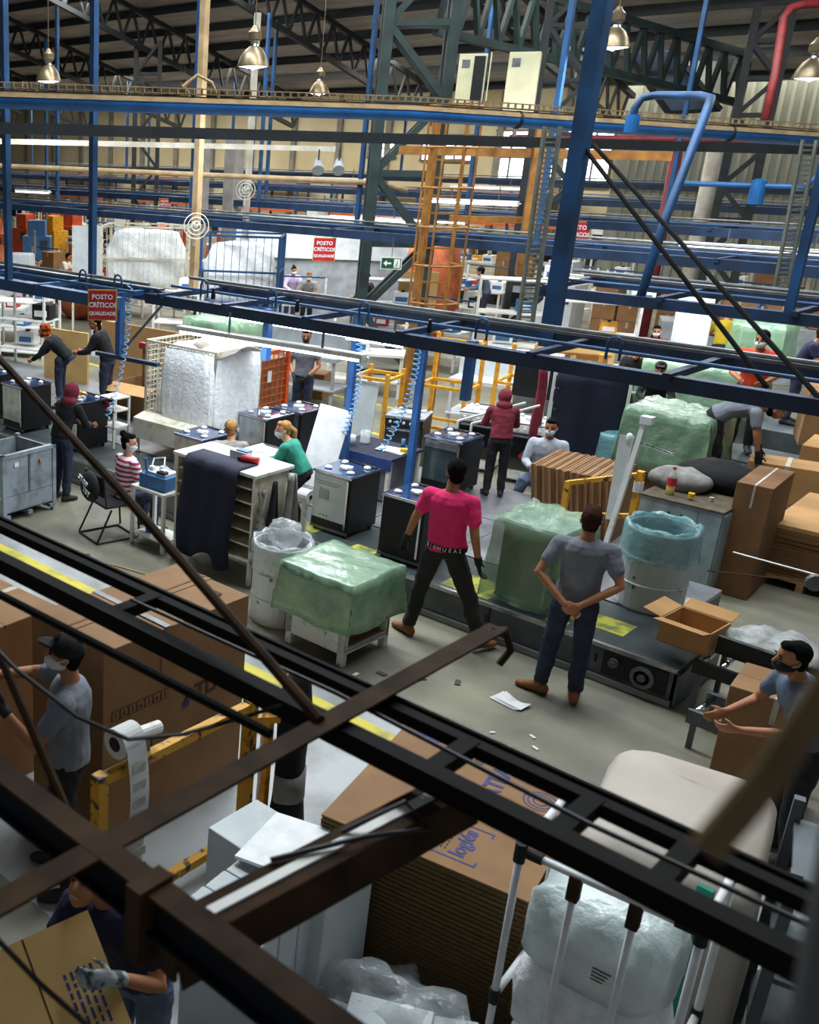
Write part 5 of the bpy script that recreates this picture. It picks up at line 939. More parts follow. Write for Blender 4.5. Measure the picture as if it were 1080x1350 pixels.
# ---- yellow trolleys, navy-cloth trolley
def ytrolley(label, loc, w, d, h, rz=0, levels=(.15, .8, 1.4)):
    t = thing('yellow_trolley', label, 'trolley', loc, rz, 'yellow steel trolleys')
    for x in (0, w):
        for y in (0, d): part('post', t, 'yellow', MB().bar((x, y, .08), (x, y, h), .055)); o = part('wheel', t, 'yellow', MB().tube([(x-.02, y, .06), (x+.02, y, .06)], .06, 12))
    for z in levels:
        for y in (0, d): part('rail', t, 'yellow', MB().bar((0, y, z), (w, y, z), .045))
        for x in (0, w): part('rail', t, 'yellow', MB().bar((x, 0, z), (x, d, z), .045))
    return t
ytrolley('yellow steel trolley with a leaning white panel left of the drop posts', (-9.2, 13.3, 0), .55, .6, 1.4, R(10), (.1, 1.3)); ytrolley('tall yellow steel trolley behind the black stove', (-8.6, 14.2, 0), .75, .6, 1.9, R(10), (.5, 1.15, 1.8)); ytrolley('wide yellow steel trolley above the white stoves', (-7.7, 14.9, 0), 1.3, .7, 1.75, R(10), (.6, 1.25))
tag(MB().obox((-9.0, 13.3, .72), (.42, .03, 1.05), rz=R(12), rx=R(-8)).build('sheet_panel', 'machine_white'), 'white metal panel leaning on the yellow trolley', 'panel'); tag(MB().obox((-7.0, 14.75, 1.45), (.62, .04, .6), rz=R(10)).build('sheet_panel', 'black_metal'), 'black metal panel standing on the wide yellow trolley', 'panel')
t = thing('bracket_rails', 'pair of pale guide rails slanting over the glass-front stove', 'rail', (-6.7, 12.3, .376)); 
for k in range(2): part('rail', t, 'white_paint', MB().bar((-.1+k*.2, 0, .85), (.35+k*.2, .9, 1.05), .025)); part('leg', t, 'white_paint', MB().bar((-.1+k*.2, 0, 0), (-.1+k*.2, 0, .85), .025))
t = thing('cloth_trolley', 'tall white-framed trolley draped with navy cloth behind the seated man', 'trolley', (-6.42, 14.1, 0), R(35))
for x in (0, 1.0):
    for y in (0, .5): part('post', t, 'white_paint', MB().bar((x, y, .06), (x, y, 1.72), .035))
for x in (0, 1.0):
    for k in range(5): part('peg', t, 'white_paint', MB().bar((x, 0, .3+k*.3), (x+.07, -.02, .3+k*.3), .02))
part('top_bar', t, 'white_paint', MB().bar((0, 0, 1.7), (1.0, 0, 1.7), .035)); part('cloth', t, 'navy_cloth', MB().grid(lambda u, v: (.03+u*.94, -.03+.02*math.sin(u*14), 1.74-v*1.62), 14, 10), solid=.012, smooth=True); part('base_bar', t, 'white_paint', MB().bar((0, 0, .1), (1.0, 0, .1), .035))
cloth('hanging_jacket', 'dark red garment hanging at the left of the navy cloth trolley', 'jacket', lambda u, v: (-6.62+.08*u*(.4+v), 14.05+.12*u+.03*math.sin(v*6), 1.75-v*1.1), 'maroon', 6, 12, .05); cloth('hanging_jacket', 'dark grey jacket hanging at the right of the navy cloth trolley', 'jacket', lambda u, v: (-5.72+(u-.4)*.34*(.3+v), 14.75+.1*u+.05*math.sin(v*5), 1.5-v*.95), 'olive_cloth', 8, 12, .06)
# ================================================================== foreground packing area
t = thing('carton_bundle', 'large printed brown carton bundle standing behind the yellow rack at left', 'carton', (-5.05, 3.8, 0))
part('pallet', t, 'wood', MB().box(0, .75, 0, 1.4, 0, .1))
for k in range(2): part('carton_sheet', t, 'card', MB().box(k*.375+.001, k*.375+.374, .004*(k % 2), 1.4-.006*(k % 3), .1, 1.6-.004*(k % 2)), bev=.006)
part('top_strap', t, 'grey_metal', MB().box(-.003, .753, .55, .6, 1.598, 1.606)); part('top_strap', t, 'card_dark', MB().box(.3, .32, -.001, 1.401, 1.598, 1.604))
SX = (PI/2, 0, PI/2)   # lettering on a face turned to +X
text('carton_print', 'ATLAS', .17, 'ink_dark', t, (.752, 1.0, 1.0), (PI/2, R(-3), PI/2), bold=.004)
for k in range(7):
    y = .08+k*.075; part('icon_frame', t, 'ink_dark', MB().box(.7505, .7525, y, y+.068, 1.06, 1.135)); part('icon_field', t, 'card', MB().box(.7515, .7532, y+.006, y+.062, 1.066, 1.129))
    part('icon_mark', t, 'ink_dark', MB().poly([(.753, y+.018, 1.08), (.753, y+.05, 1.08), (.753, y+.034, 1.118)] if k % 2 else [(.753, y+.03, 1.078), (.753, y+.04, 1.078), (.753, y+.04, 1.12), (.753, y+.03, 1.12)], .002, (1, 0, 0)))
def disc(t, y, z, r, m, m2=None):
    part('stamp', t, m, MB().lathe([(r, 0), (r, .003), (0, .003)], 24), loc=(.75, y, z)).rotation_euler.y = PI/2
    if m2:
        part('stamp_field', t, m2, MB().lathe([(r*.82, 0), (r*.82, .004), (0, .004)], 24), loc=(.75, y, z)).rotation_euler.y = PI/2; part('stamp_ring', t, m, MB().lathe([(r*.55, 0), (r*.55, .005), (0, .005)], 20), loc=(.75, y, z)).rotation_euler.y = PI/2
        part('stamp_core', t, m2, MB().lathe([(r*.45, 0), (r*.45, .006), (0, .006)], 20), loc=(.75, y, z)).rotation_euler.y = PI/2
disc(t, .92, .66, .075, 'ink_dark', 'card'); disc(t, 1.07, .66, .07, 'ink_blue'); disc(t, .78, .94, .035, 'ink_blue')
part('bracket_print', t, 'ink_dark', MB().box(.7505, .7525, .45, .46, .7, .9).box(.7505, .7525, .42, .46, .89, .9)); part('slit', t, 'black_metal', MB().box(.7505, .7525, .52, .525, 1.25, 1.38))
part('paper_scrap', t, 'ink_dark', MB().box(.55, .62, 1.15, 1.25, 1.602, 1.606))
carton('big plain carton at the left edge in front of the man in the cap', (-6.35, 3.3, 0), .95, 1.0, 1.35, R(3), 'card')
open_carton('half-folded carton held up by the man in the cap', (-5.05, 2.35, .55), .5, .6, .75, R(40), 'card', (0, 1, 0, 0), 25)
t = thing('flat_cartons', 'pile of flat tan cartons on the floor under the man in the cap, left edge', 'cardboard', (-5.2, 2.0, 0), R(8))
for k in range(6): part('carton_sheet', t, 'card_light' if k % 2 else 'card', MB().obox((.35, .35+.01*k, .02+k*.03), (1.1, .9, .025), rz=R(3*math.sin(k*2))))
# sheets held by the man in navy
t = thing('printed_carton_sheet', 'tan printed cardboard sheet held by the man in navy, bottom left', 'cardboard', (-2.50, 2.12, 1.12), 0)
nrm = Vector((.62, -.35, .70)).normalized(); ux = Vector((.72, -.1, -.68)); ux = (ux-nrm*ux.dot(nrm)).normalized(); uy = nrm.cross(ux).normalized()
Ms = Matrix((ux, uy, nrm)).transposed()
t.rotation_euler = Ms.to_euler()
part('left_panel', t, 'card_pale', MB().box(-.42, .5, -.40, -.115, 0, .012)); part('right_panel', t, 'card_pale', MB().box(-.42, .5, -.105, .20, 0, .012)); part('fold', t, 'card_dark', MB().box(-.42, .5, -.115, -.105, .0, .008))
lr = random.Random(3)
for k in range(5):
    g = MB(); x = -.22
    while x < .36: l = lr.uniform(.012, .05); g.box(x, x+l, .0+k*.03, .012+k*.03, .012, .0135); x += l+.012
    part('print_line', t, 'ink_blue', g)
g = MB(); g.loft([[(.28+r*math.cos(a), -.12+r*math.sin(a), z) for a in [2*PI*j/28 for j in range(28)]] for r, z in ((.115, .0125), (.115, .014), (.085, .014), (.085, .0125))], cap=False); part('round_logo', t, 'ink_blue', g)
for k, ch in enumerate('NOVA VERDE'): 
    if ch != ' ': a = R(150-k*24); text('logo_letter', ch, .028, 'card_pale', t, (.28+.1*math.cos(a), -.12+.1*math.sin(a), .0145), (0, 0, a-PI/2), ext=.0008)
part('white_window', t, 'machine_white', MB().box(.24, .5, -.36, -.13, .012, .0135))
# ---- yellow rack with label roll and coat
t = thing('yellow_rack', 'worn yellow steel rack frame with label roll in the left foreground', 'rack', (-3.75, 3.3, 0))
for y in (0, 1.32): part('post', t, 'yellow_worn', MB().bar((0, y, 0), (0, y, 1.2), .075))
part('top_rail', t, 'yellow_worn', MB().bar((0, 0, 1.16), (0, 1.32, 1.16), .06)); part('low_rail', t, 'yellow_worn', MB().bar((0, .05, .16), (0, 1.3, .16), .06)); part('spike', t, 'white_paint', MB().bar((.05, 1.4, .15), (.05, 1.4, 1.25), .018)); part('crate_corner', t, 'yellow', MB().bar((.0, 1.32, 1.05), (.12, 1.5, 1.05), .05)); part('post', t, 'yellow', MB().bar((.02, 1.5, 0), (.02, 1.5, 1.22), .05))
t = thing('label_roll', 'white roll of printed labels with a long strip hanging down from the rack', 'label roll', (-3.78, 3.5, 1.33)); part('roll', t, 'paper', MB().tube([(0, -.06, 0), (0, .1, 0)], .095, 24)); part('core', t, 'black_metal', MB().tube([(0, -.065, 0), (0, .11, 0)], .045, 16)); part('spindle', t, 'white_paint', MB().tube([(0, .1, 0), (0, .3, -.02)], .04, 12)); part('strip', t, 'paper', MB().grid(lambda u, v: (.1+.03*math.sin(v*5), -.055+u*.15+.03*v, .0-v*.95), 3, 12), solid=.002); part('holder', t, 'grey_metal', MB().bar((0, .2, -.15), (0, .2, 0), .03))
for k in range(7): part('label', t, 'tape', MB().box(.128, .131, -.03+.004*k, .07+.004*k, -.16-k*.12, -.1-k*.12))
t = thing('hanging_coat', 'long black coat with grey band hanging at the end of the yellow rack', 'coat', (-3.6, 4.9, 0)); part('coat', t, 'black_cloth', MB().loft([[(r*.09*math.cos(a)+.012*math.sin(3*a+z*5), r*.13*math.sin(a), z) for a in [2*PI*j/20 for j in range(20)]] for r, z in ((.3, 1.38), (.8, 1.3), (1.0, 1.1), (.95, .7), (1.1, .4), (1.25, .12))]), smooth=True); part('grey_band', t, 'grey_cloth', MB().loft([[(.006+r*.094*math.cos(a)+.012*math.sin(3*a+z*5), r*.134*math.sin(a), z) for a in [2*PI*j/20 for j in range(20)]] for r, z in ((1.02, .62), (1.08, .42))]), smooth=True)
tag(MB().lathe([(0, 0), (.035, 0), (.035, .16), (.014, .21), (.014, .24), (0, .24)], 12, (-3.55, 4.45, 0)).build('drink_bottle', 'clear_bottle', smooth=True), 'clear bottle with red cap behind the yellow rack post', 'bottle')
# ---- flat carton stack with print
t = thing('carton_stack', 'tall stack of flattened brown cartons with blue print on top, centre foreground', 'carton stack', (-2.85, 4.22, 0), R(11))
SW, SD = 1.15, 1.25
for k in range(60): part('carton_sheet', t, 'card' if k == 59 else ('card_edge' if k % 3 else 'card_dark'), MB().box(.006*math.sin(k*2.3), SW+.006*math.sin(k*1.3), .006*math.sin(k*3.1), SD, .05+k*.0158, .05+k*.0158+.0148))
part('pallet', t, 'wood', MB().box(0, SW, 0, SD, 0, .05)); zt = .05+60*.0158-.001
part('print_bracket', t, 'ink_blue', MB().box(.6, .85, .43, .442, zt-.001, zt+.002).box(.6, .612, .40, .43, zt-.001, zt+.002).box(.838, .85, .40, .43, zt-.001, zt+.002))
part('print_bracket', t, 'ink_blue', MB().box(.6, .85, .09, .102, zt-.001, zt+.002).box(.6, .612, .102, .132, zt-.001, zt+.002).box(.838, .85, .102, .132, zt-.001, zt+.002))
text('script_print', 'logiés', .12, 'ink_blue', t, (.735, .265, zt+.001), (0, 0, PI/2), ext=.002, bold=.003)
for k in range(3):
    g = MB()
    for j in range(7): g.box(.66-.022*k, .669-.022*k, .15+j*.034, .15+j*.034+.02, zt-.001, zt+.0015)
    part('small_print', t, 'ink_dark', g)
text('carton_print', 'ATLAS', .15, 'ink_blue', t, (.69, 1.0, zt+.001), (0, 0, PI/2), ext=.002, bold=.005); part('print_square', t, 'ink_dark', MB().box(.5, .56, 1.05, 1.11, zt-.001, zt+.001).box(.5, .56, 1.12, 1.18, zt-.001, zt+.001))
g = MB()
for r in (.1, .075, .045): g.loft([[(.955+q*math.cos(a), .93+q*math.sin(a), z) for a in [2*PI*j/26 for j in range(26)]] for q, z in ((r, zt), (r, zt+.0015), (r-.01, zt+.0015), (r-.01, zt))], cap=False)
part('round_print', t, 'ink_blue', g); part('blue_swash', t, 'ink_blue', MB().ell((.18, 1.2, zt), (.1, .045, .002), 16, 4))
# ---- white foam block, films, panels
t = thing('foam_block', 'white foam slab bundle standing bottom centre-left', 'foam block', (-2.98, 3.2, 0), R(6))
for k in range(3): part('foam_slab', t, 'foam', MB().box(.01, .5, .01+k*.19, .185+k*.19, 0, .86-.008*k), bev=.008)
tag(MB().obox((-2.9, 3.95, .9), (.35, .5, .02), rz=R(12), ry=R(-6)).build('foam_sheet', 'white_plain'), 'thin white board lying behind the foam slabs', 'board')
tag(MB().box(-3.3, -2.45, 3.75, 4.18, .0, .88).build('board_bundle', 'foam', bev=.01), 'pale board bundle under the thin white board', 'board')
tag(MB().ell((-2.0, 3.9, .28), (.5, .28, .26), 30, 20).build('plastic_film', 'film_clear', None, True, disp=.3, dsize=.16), 'heap of clear crumpled plastic film at the bottom centre', 'plastic film')
for k, (x, y, rz, lb) in enumerate(((-1.95, 3.6, 20, 'topmost of the white foam panels at the bottom centre'), (-1.75, 3.75, 28, 'right one of the white foam panels at the bottom centre'), (-2.15, 3.5, 14, 'lower left one of the white foam panels at the bottom centre'))): tag(MB().obox((x, y, .42-.05*k), (.42, .5, .05), rz=R(rz), rx=R(14), ry=R(-10)).build('foam_board', 'foam', bev=.006), lb, 'foam panel')
# ---- wrapped pallet and tube frame cart
blob('wrapped_pallet', 'tall white cloth-like plastic cover over a pallet load, right foreground', 'covered pallet', (-1.42, 5.5, 0), ((.44, .66, 0), (.45, .68, .3), (.45, .66, .7), (.44, .64, 1.0), (.42, .62, 1.15), (.38, .56, 1.22), (.15, .3, 1.25)), 'sheet_white', rz=R(12), disp=.06)
t = thing('tube_cart', 'white tubular cart frame with black joints in the right foreground', 'cart', (-1.62, 4.0, 0), R(6)); L_, D_ = .75, .55
for x in (0, L_):
    for y in (0, D_): part('post', t, 'white_plain', MB().tube([(x, y, .08), (x, y, 1.6)], .018, 12), smooth=True)
for x in (.25, .5): part('post', t, 'white_plain', MB().tube([(x, 0, .1), (x, 0, 1.56)], .017, 12), smooth=True); part('joint', t, 'near_brown', MB().box(x-.026, x+.026, -.026, .026, 1.47, 1.6), bev=.006)
for y in (0, D_): part('top_tube', t, 'white_plain', MB().tube([(0, y, 1.6), (L_, y, 1.6)], .018, 12), smooth=True); part('low_tube', t, 'white_plain', MB().tube([(0, y, .5), (L_, y, .5)], .018, 12), smooth=True)
for x in (0, L_): part('side_tube', t, 'white_plain', MB().tube([(x, 0, 1.6), (x, D_, 1.6)], .018, 12), smooth=True); part('side_tube', t, 'white_plain', MB().tube([(x, 0, .75), (x, D_, .75)], .018, 12), smooth=True)
for x in (0, L_):
    for y in (0, D_):
        part('joint', t, 'rubber', MB().tube([(x, y, 1.54), (x, y, 1.64)], .027, 12)); part('joint_arm', t, 'rubber', MB().tube([(x, y, 1.6), (x+(.1 if x == 0 else -.1), y, 1.6)], .026, 12)); part('joint', t, 'rubber', MB().tube([(x, y, .71), (x, y, .79)], .026, 12)); part('caster', t, 'rubber', MB().tube([(x-.02, y, .05), (x+.02, y, .05)], .05, 14))
part('deck', t, 'machine_white', MB().box(0, L_, 0, D_, .1, .12))
for k, (z0, m, lb) in enumerate(((.13, 'film_white', 'lowest'), (.55, 'bag_white', 'middle'), (.95, 'film_white', 'topmost'))):
    o = blob('plastic_sack', f'white translucent plastic sack inside the tube cart, {lb} of the pile', 'sack', (-1.29, 4.31, z0), ((.27, .2, 0), (.31, .23, .08), (.32, .24, .25), (.30, .22, .38), (.2, .14, .44)), m, p=.45, disp=.08, dsize=.13, rz=R(6)); o['group'] = 'sacks in the tube cart'
    if k != 1:
        g = MB()
        for j in range(4): g.box(.02, .1-.01*j, -.2455, -.243, .2-.02*j, .206-.02*j)
        part('label_print', o, 'ink_dark', g)
# ---- right foreground clutter
t = thing('steel_rack', 'blurred blue-grey steel rack at the lower right edge', 'rack', (-.78, 5.05, 0), R(15))
for x in (0, .6):
    for y in (0, .7): part('post', t, 'conv_grey', MB().bar((x, y, 0), (x, y, 1.45), .05))
for z in (.3, .8, 1.3): part('shelf', t, 'conv_grey', MB().box(0, .6, 0, .7, z, z+.03)); part('rail', t, 'conv_grey', MB().bar((0, 0, z+.1), (.6, 0, z+.1), .03))
for k, (z, lb) in enumerate(((.33, 'low'), (.83, 'middle'))): tag(MB().ell((-.6, 5.42, z+.13), (.22, .24, .13), 18, 12).build('plastic_film', 'film_clear', None, True, disp=.15, dsize=.12), f'crumpled clear film on the {lb} shelf of the blurred rack', 'plastic film')
tag(MB().bar((-1.05, 4.75, .0), (-1.05, 4.75, 1.35), .07, .03).build('green_strap', 'sweat_green'), 'green strip hanging beside the white covered pallet', 'strap')
tag(MB().ell((-.8, 4.2, .2), (.3, .3, .2), 20, 12).build('plastic_film', 'film_clear', None, True, disp=.2, dsize=.15), 'clear plastic film heap at the bottom right corner', 'plastic film')
# ================================================================== far part of the hall
def cage(label, loc, rz, w, d, z0, z1, mat, nu, white=False):
    t = thing('wire_cage', label, 'cage', loc, rz)
    for x in (0, w):
        for y in (0, d): part('post', t, mat, MB().bar((x, y, 0), (x, y, z1), .06))
    for z in (z0, (z0+z1)/2, z1):
        for y in (0, d): part('rail', t, mat, MB().bar((0, y, z), (w, y, z), .045))
        for x in (0, w): part('rail', t, mat, MB().bar((x, 0, z), (x, d, z), .045))
    wm = MB().bar((0, 0, z0), (0, 0, z1), .012).mesh('wire', mat)
    for k in range(1, nu):
        inst('wire', wm, t, (w*k/nu, 0, 0)); inst('wire', wm, t, (w, d*k/nu, 0))
    part('base', t, mat, MB().box(0, w, 0, d, z0-.04, z0))
    if white: part('white_panel', t, 'machine_white', MB().box(-.75, -.02, .0, .03, z0, z1)); part('post', t, mat, MB().bar((-.75, .015, 0), (-.75, .015, z1), .05))
    return t
def heap(label, c, rad, mat='bag_white', rz=0, disp=.25):
    w, d, h = rad; return blob('plastic_heap', label, 'plastic film', (c[0], c[1], c[2]-h), ((w*.9, d*.9, 0), (w, d, h*.3), (w, d, h*1.3), (w*.8, d*.8, h*1.9), (w*.3, d*.3, h*2.0)), mat, n=70, p=.35, disp=.16, dsize=.12, rz=rz, kind='stuff')
cage('white cage with a solid white end panel far back at left', (-20.2, 17.6, 0), R(38), 2.2, 1.3, 1.2, 2.75, 'cream_paint', 16, True)
heap('white and pale plastic filling the white far cage', (-19.75, 18.75, 1.95), (1.0, .55, .72), rz=R(38)); 
cage('blue-framed cage full of white plastic left of the lattice column', (-16.3, 17.2, 0), R(34), 1.75, 1.2, 1.25, 2.8, 'beam_blue', 10)
heap('white plastic filling the blue-framed far cage', (-16.0, 18.2, 1.95), (.8, .5, .68), rz=R(34))
tag(MB().obox((-18.3, 24.5, 2.3), (5.2, .1, 1.2), rz=R(36)).build('white_partition', 'machine_white'), 'long white partition board far back behind the blue-framed cage', 'partition')
tag(MB().obox((-18.3, 24.65, .9), (5.2, .1, 1.8), rz=R(36)).build('grey_partition', 'machine_grey'), 'grey lower partition under the long white board', 'partition')
# prototypes
def proto_bench(mat, name='far_bench'):
    t = thing(name, 'white work bench in the rows far back in the hall', 'bench', (0, 0, -50), group='far work benches')
    part('top', t, mat, MB().box(0, 1.5, 0, .7, .82, .87)); part('shelf', t, mat, MB().box(.03, 1.47, .03, .67, .3, .33)); part('rack_bar', t, 'beam_blue', MB().bar((0, .7, 1.5), (1.5, .7, 1.5), .04))
    for x in (.03, 1.43):
        for y in (.03, .63): part('leg', t, mat, MB().box(x, x+.05, y, y+.05, 0, .82 if y < .5 else 1.5))
    return t
def proto_shell(mat, label, grp):
    t = thing('appliance_shell', label, 'appliance', (0, 0, -50), group=grp)
    part('body', t, mat, MB().box(0, .55, 0, .55, 0, .85), bev=.01); part('door', t, 'black_gloss', MB().box(.04, .51, -.015, 0, .18, .62)); part('top_lip', t, 'white_plain', MB().box(.02, .53, .02, .53, .85, .88)); part('burner_pad', t, 'white_plain', MB().box(.1, .2, .1, .2, .88, .92)); part('burner_pad', t, 'white_plain', MB().box(.34, .44, .3, .42, .88, .92)); return t
def proto_carton(): 
    t = thing('far_carton', 'brown carton stacked far back in the hall', 'carton', (0, 0, -50), group='far cartons'); part('box', t, 'card', MB().box(0, .6, 0, .5, 0, .5), bev=.01); part('tape', t, 'tape', MB().box(.27, .33, -.002, .502, .35, .502)); return t
def proto_machine(mat, label, grp):
    t = thing('far_machine', label, 'machine', (0, 0, -50), group=grp); part('body', t, mat, MB().box(0, 1.1, 0, .8, .1, 1.3), bev=.02); part('head', t, mat, MB().box(.2, .9, .1, .7, 1.3, 1.9), bev=.03); part('panel', t, 'screen', MB().box(.7, 1.0, -.02, 0, .8, 1.15)); part('base', t, 'black_metal', MB().box(.05, 1.05, .05, .75, 0, .1)); part('pipe', t, 'grey_metal', MB().tube([(.9, .6, 1.9), (.9, .6, 2.5)], .05, 8)); return t
def proto_small(name, label, mat, cat, grp, sz):
    t = thing(name, label, cat, (0, 0, -50), group=grp); w, d, h = sz; part('body', t, mat, MB().box(0, w, 0, d, 0, h), bev=.01); part('front', t, 'white_plain' if mat != 'white_plain' else 'machine_blue', MB().box(w*.15, w*.85, -.01, 0, h*.2, h*.6)); part('knob', t, 'black_metal', MB().box(w*.4, w*.6, d*.3, d*.6, h, h+.04)); return t
P = [proto_bench('white_paint'), proto_shell('machine_white', 'white appliance shell standing in the far rows', 'far white appliance shells'), proto_shell('machine_grey', 'grey appliance shell standing in the far rows', 'far grey appliance shells'), proto_carton(),
     proto_machine('machine_white', 'white machine with a dark screen far back in the hall', 'far white machines'), proto_machine('machine_blue', 'blue machine far back in the hall', 'far blue machines'), proto_machine('orange', 'orange machine far back in the hall', 'far orange machines'), proto_machine('yellow', 'yellow machine far back in the hall', 'far yellow machines'),
     proto_small('parts_bin', 'small blue parts bin on a far bench', 'blue_box', 'bin', 'far blue bins', (.35, .3, .22)), proto_small('parts_bin', 'small white parts box on a far bench', 'white_plain', 'bin', 'far white boxes', (.4, .3, .26)), proto_small('parts_bin', 'small red parts bin on a far bench', 'red', 'bin', 'far red bins', (.3, .3, .25)), proto_small('parts_bin', 'small yellow parts bin on a far bench', 'yellow', 'bin', 'far yellow bins', (.3, .28, .2)), proto_small('parts_bin', 'small black box on a far bench', 'black_metal', 'bin', 'far black boxes', (.4, .3, .3))]
PK = [kids(p) for p in P]; used = [False]*len(P)
PLACED = []
def put(i, loc, rz=0):
    if not used[i]: r = P[i]; used[i] = True
    else:
        r = P[i].copy(); COL.objects.link(r)
        for c in PK[i]: d = c.copy(); COL.objects.link(d); d.parent = r
    r.location = loc; r.rotation_euler.z = rz; PLACED.append((i, r, loc))
fr = random.Random(11)
AV = [(-12.55, 19.2, 1.2), (-10.15, 16.8, 1.0), (-10.6, 21.5, 1), (-16.2, 17.6, 2), (-19.6, 18.2, 2.2), (-18.2, 22.9, 1), (-17.2, 22.3, 1), (-15.3, 22.6, 1), (-7.25, 23.2, 1.0), (-21.7, 23, .9), (-20.9, 23.6, .9), (-18.3, 24.5, 1.6), (-6.3, 25.5, 1), (-27, 25.5, 1), (-31, 20.5, 1), (-24.6, 18.9, 1.4), (-29.5, 24.3, 1), (-10.2, 26.8, .7), (-10.1, 28.9, .7), (-14.6, 27.0, .9), (-14.0, 20.9, 1.2), (-10.4, 20.2, 1.2), (-8.5, 19.8, 1.2), (-16.8, 21.2, 1.3), (-24.3, 19.6, 1), (-26.6, 18.6, 1), (-22.6, 18.9, 1), (-7.35, 21.6, 1), (-6.1, 21.8, 1), (-5.2, 19.5, 2), (-15.6, 26.5, 1.3), (-24.3, 26.9, 1.3), (-22.3, 27.8, 1.3), (-29.6, 29, 1.3), (-33, 25.3, 1.3), (-6.6, 25.5, 2.2), (-13.6, 21.9, .8), (-14.5, 23.9, 1), (-9.25, 28.3, 1), (-8, 31, .6)]
def free(x, y, r=.9): return all((x-a)**2+(y-b)**2 > (q+r)**2*.55 for a, b, q in AV)
for y in (20.6, 27.6, 30.0, 35.4, 43.5):
    x = -1.36*y; xr = max(-.27*y-.4, -999) if y < 39 else -18.5
    while x < xr:
        k = fr.random(); yy = y + fr.uniform(-.3, .3)
        if free(x+.7, yy+.3):
            if k < .52:
                put(0, (x, yy, 0))
                for j in range(3):
                    if fr.random() < .8: put(fr.choice((8, 9, 9, 10, 11, 12, 9)), (x+.06+j*.48, yy+fr.uniform(.05, .3), .871))
                if fr.random() < .5: put(fr.choice((8, 9, 12)), (x+.5, yy+.1, .331))
                x += 1.75
            elif k < .74:
                for j in range(2): put(fr.choice((1, 1, 2)), (x+j*.66, yy, 0))
                if fr.random() < .4: put(1, (x+.1, yy, .93))
                x += 1.6
            elif k < .86:
                for j in range(2):
                    for l in range(fr.choice((2, 3))): put(3, (x+j*.66, yy, l*.505))
                x += 1.5
            else: put(fr.choice((4, 4, 5, 6, 7)), (x, yy, 0)); x += 1.6
        else: x += .8
for i in range(len(P)):
    if not used[i]: put(i, (-62-2*i, 40.5, 0))
# cartons high on racks by the back wall, orange and blue machines seen through the frames
for i, (x, y, rz, k) in enumerate(((-24.8, 26.6, 40, 6), (-22.8, 27.4, 30, 6), (-33.5, 25.0, 45, 5), (-35.5, 24.2, 45, 6), (-17.8, 26.6, 30, 4), (-30.0, 28.6, 40, 4))): put(k, (x, y, 0), R(rz))
# ---- pallet racking along the back wall
for i, (x, n) in enumerate(((-58, 'far left'), (-50, 'left'), (-42, 'centre left'), (-34.5, 'centre'), (-27, 'right'))):
    t = thing('pallet_rack', f'tall blue and orange pallet rack by the back wall, the {n} one', 'rack', (x, 46.2, 0))
    for px in (0, 2.6, 5.2):
        for py in (0, 1.0): part('upright', t, 'beam_blue', MB().bar((px, py, 0), (px, py, 3.0), .1))
    for z in (1.5, 2.9):
        for py in (0, 1.0): part('beam', t, 'orange', MB().bar((0, py, z), (5.2, py, z), .1))
        part('shelf', t, 'machine_grey', MB().box(0, 5.2, 0, 1.0, z+.05, z+.07))
    for z in (.02, 1.571):
        for j in range(6):
            if fr.random() < .7: put(3, (x+.15+j*.85, 46.4, z))
# ---- left middle: racks, tables, tarps
def rack(label, loc, w, d, h, n, rz=0, mat='white_paint'):
    t = thing('shelf_rack', label, 'rack', loc, rz)
    for x in (0, w):
        for y in (0, d): part('post', t, mat, MB().bar((x, y, 0), (x, y, h), .045))
    for k in range(n): z = .12+(h-.16)*k/(n-1); part('shelf', t, mat, MB().box(0, w, 0, d, z, z+.025))
    return t
rack('white shelf rack with flat boxes at the left edge behind the stoves', (-17.2, 12.2, 0), 1.1, .6, 1.9, 4, R(20)); rack('white-framed rack holding sheets behind the dark-haired worker', (-14.9, 14.4, 0), .9, .6, 1.9, 4, R(35)); rack('low white rack far left below the blue beam', (-19.5, 13.6, 0), 1.3, .7, 1.3, 3, R(30)); rack('grey shelf rack beside the lattice column', (-14.3, 20.6, 0), 1.2, .6, 1.8, 4, R(35), 'machine_grey'); rack('white rack behind the caged ladder', (-10.9, 19.9, 0), 1.3, .6, 2.2, 4, R(30)); rack('pale rack with parts right of the perforated tray', (-9.0, 19.5, 0), 1.4, .6, 2.0, 4, R(25))
for i, (x, y, z, k) in enumerate(((-17.0, 12.5, .77, 9), (-16.6, 12.6, 1.32, 12), (-17.0, 12.4, 1.93, 9), (-14.8, 14.7, .72, 12), (-14.7, 14.9, 1.9, 9), (-19.2, 14.0, .72, 8), (-18.8, 14.3, 1.3, 9), (-14.1, 21.0, .7, 10), (-13.8, 21.2, 1.24, 9), (-10.7, 20.3, .85, 9), (-10.4, 20.5, 1.53, 8), (-10.0, 20.7, 2.2, 9), (-8.8, 19.9, .8, 8), (-8.4, 20.0, 1.4, 11), (-8.0, 20.2, 2.0, 9))): put(k, (x, y, z), R(25))
for i, (x, y, rx, ry, rz_, m, n) in enumerate(((-24.8, 17.6, 1.1, .8, .9, 'tarp_orange', 'the nearest and widest'), (-26.6, 18.6, .9, .7, 1.0, 'tarp_orange', 'the left one'), (-22.6, 18.9, .9, .6, .75, 'tarp_orange', 'the right one'), (-14.5, 23.9, .8, .6, 1.5, 'tarp_orange', 'the one near the exit sign'))): tag(MB().ell((x, y, rz_*.9), (rx, ry, rz_), 26, 16).build('tarpaulin', m, None, True, disp=.3, dsize=.3), f'orange-brown tarpaulin bundle far back, {n}', 'tarpaulin')
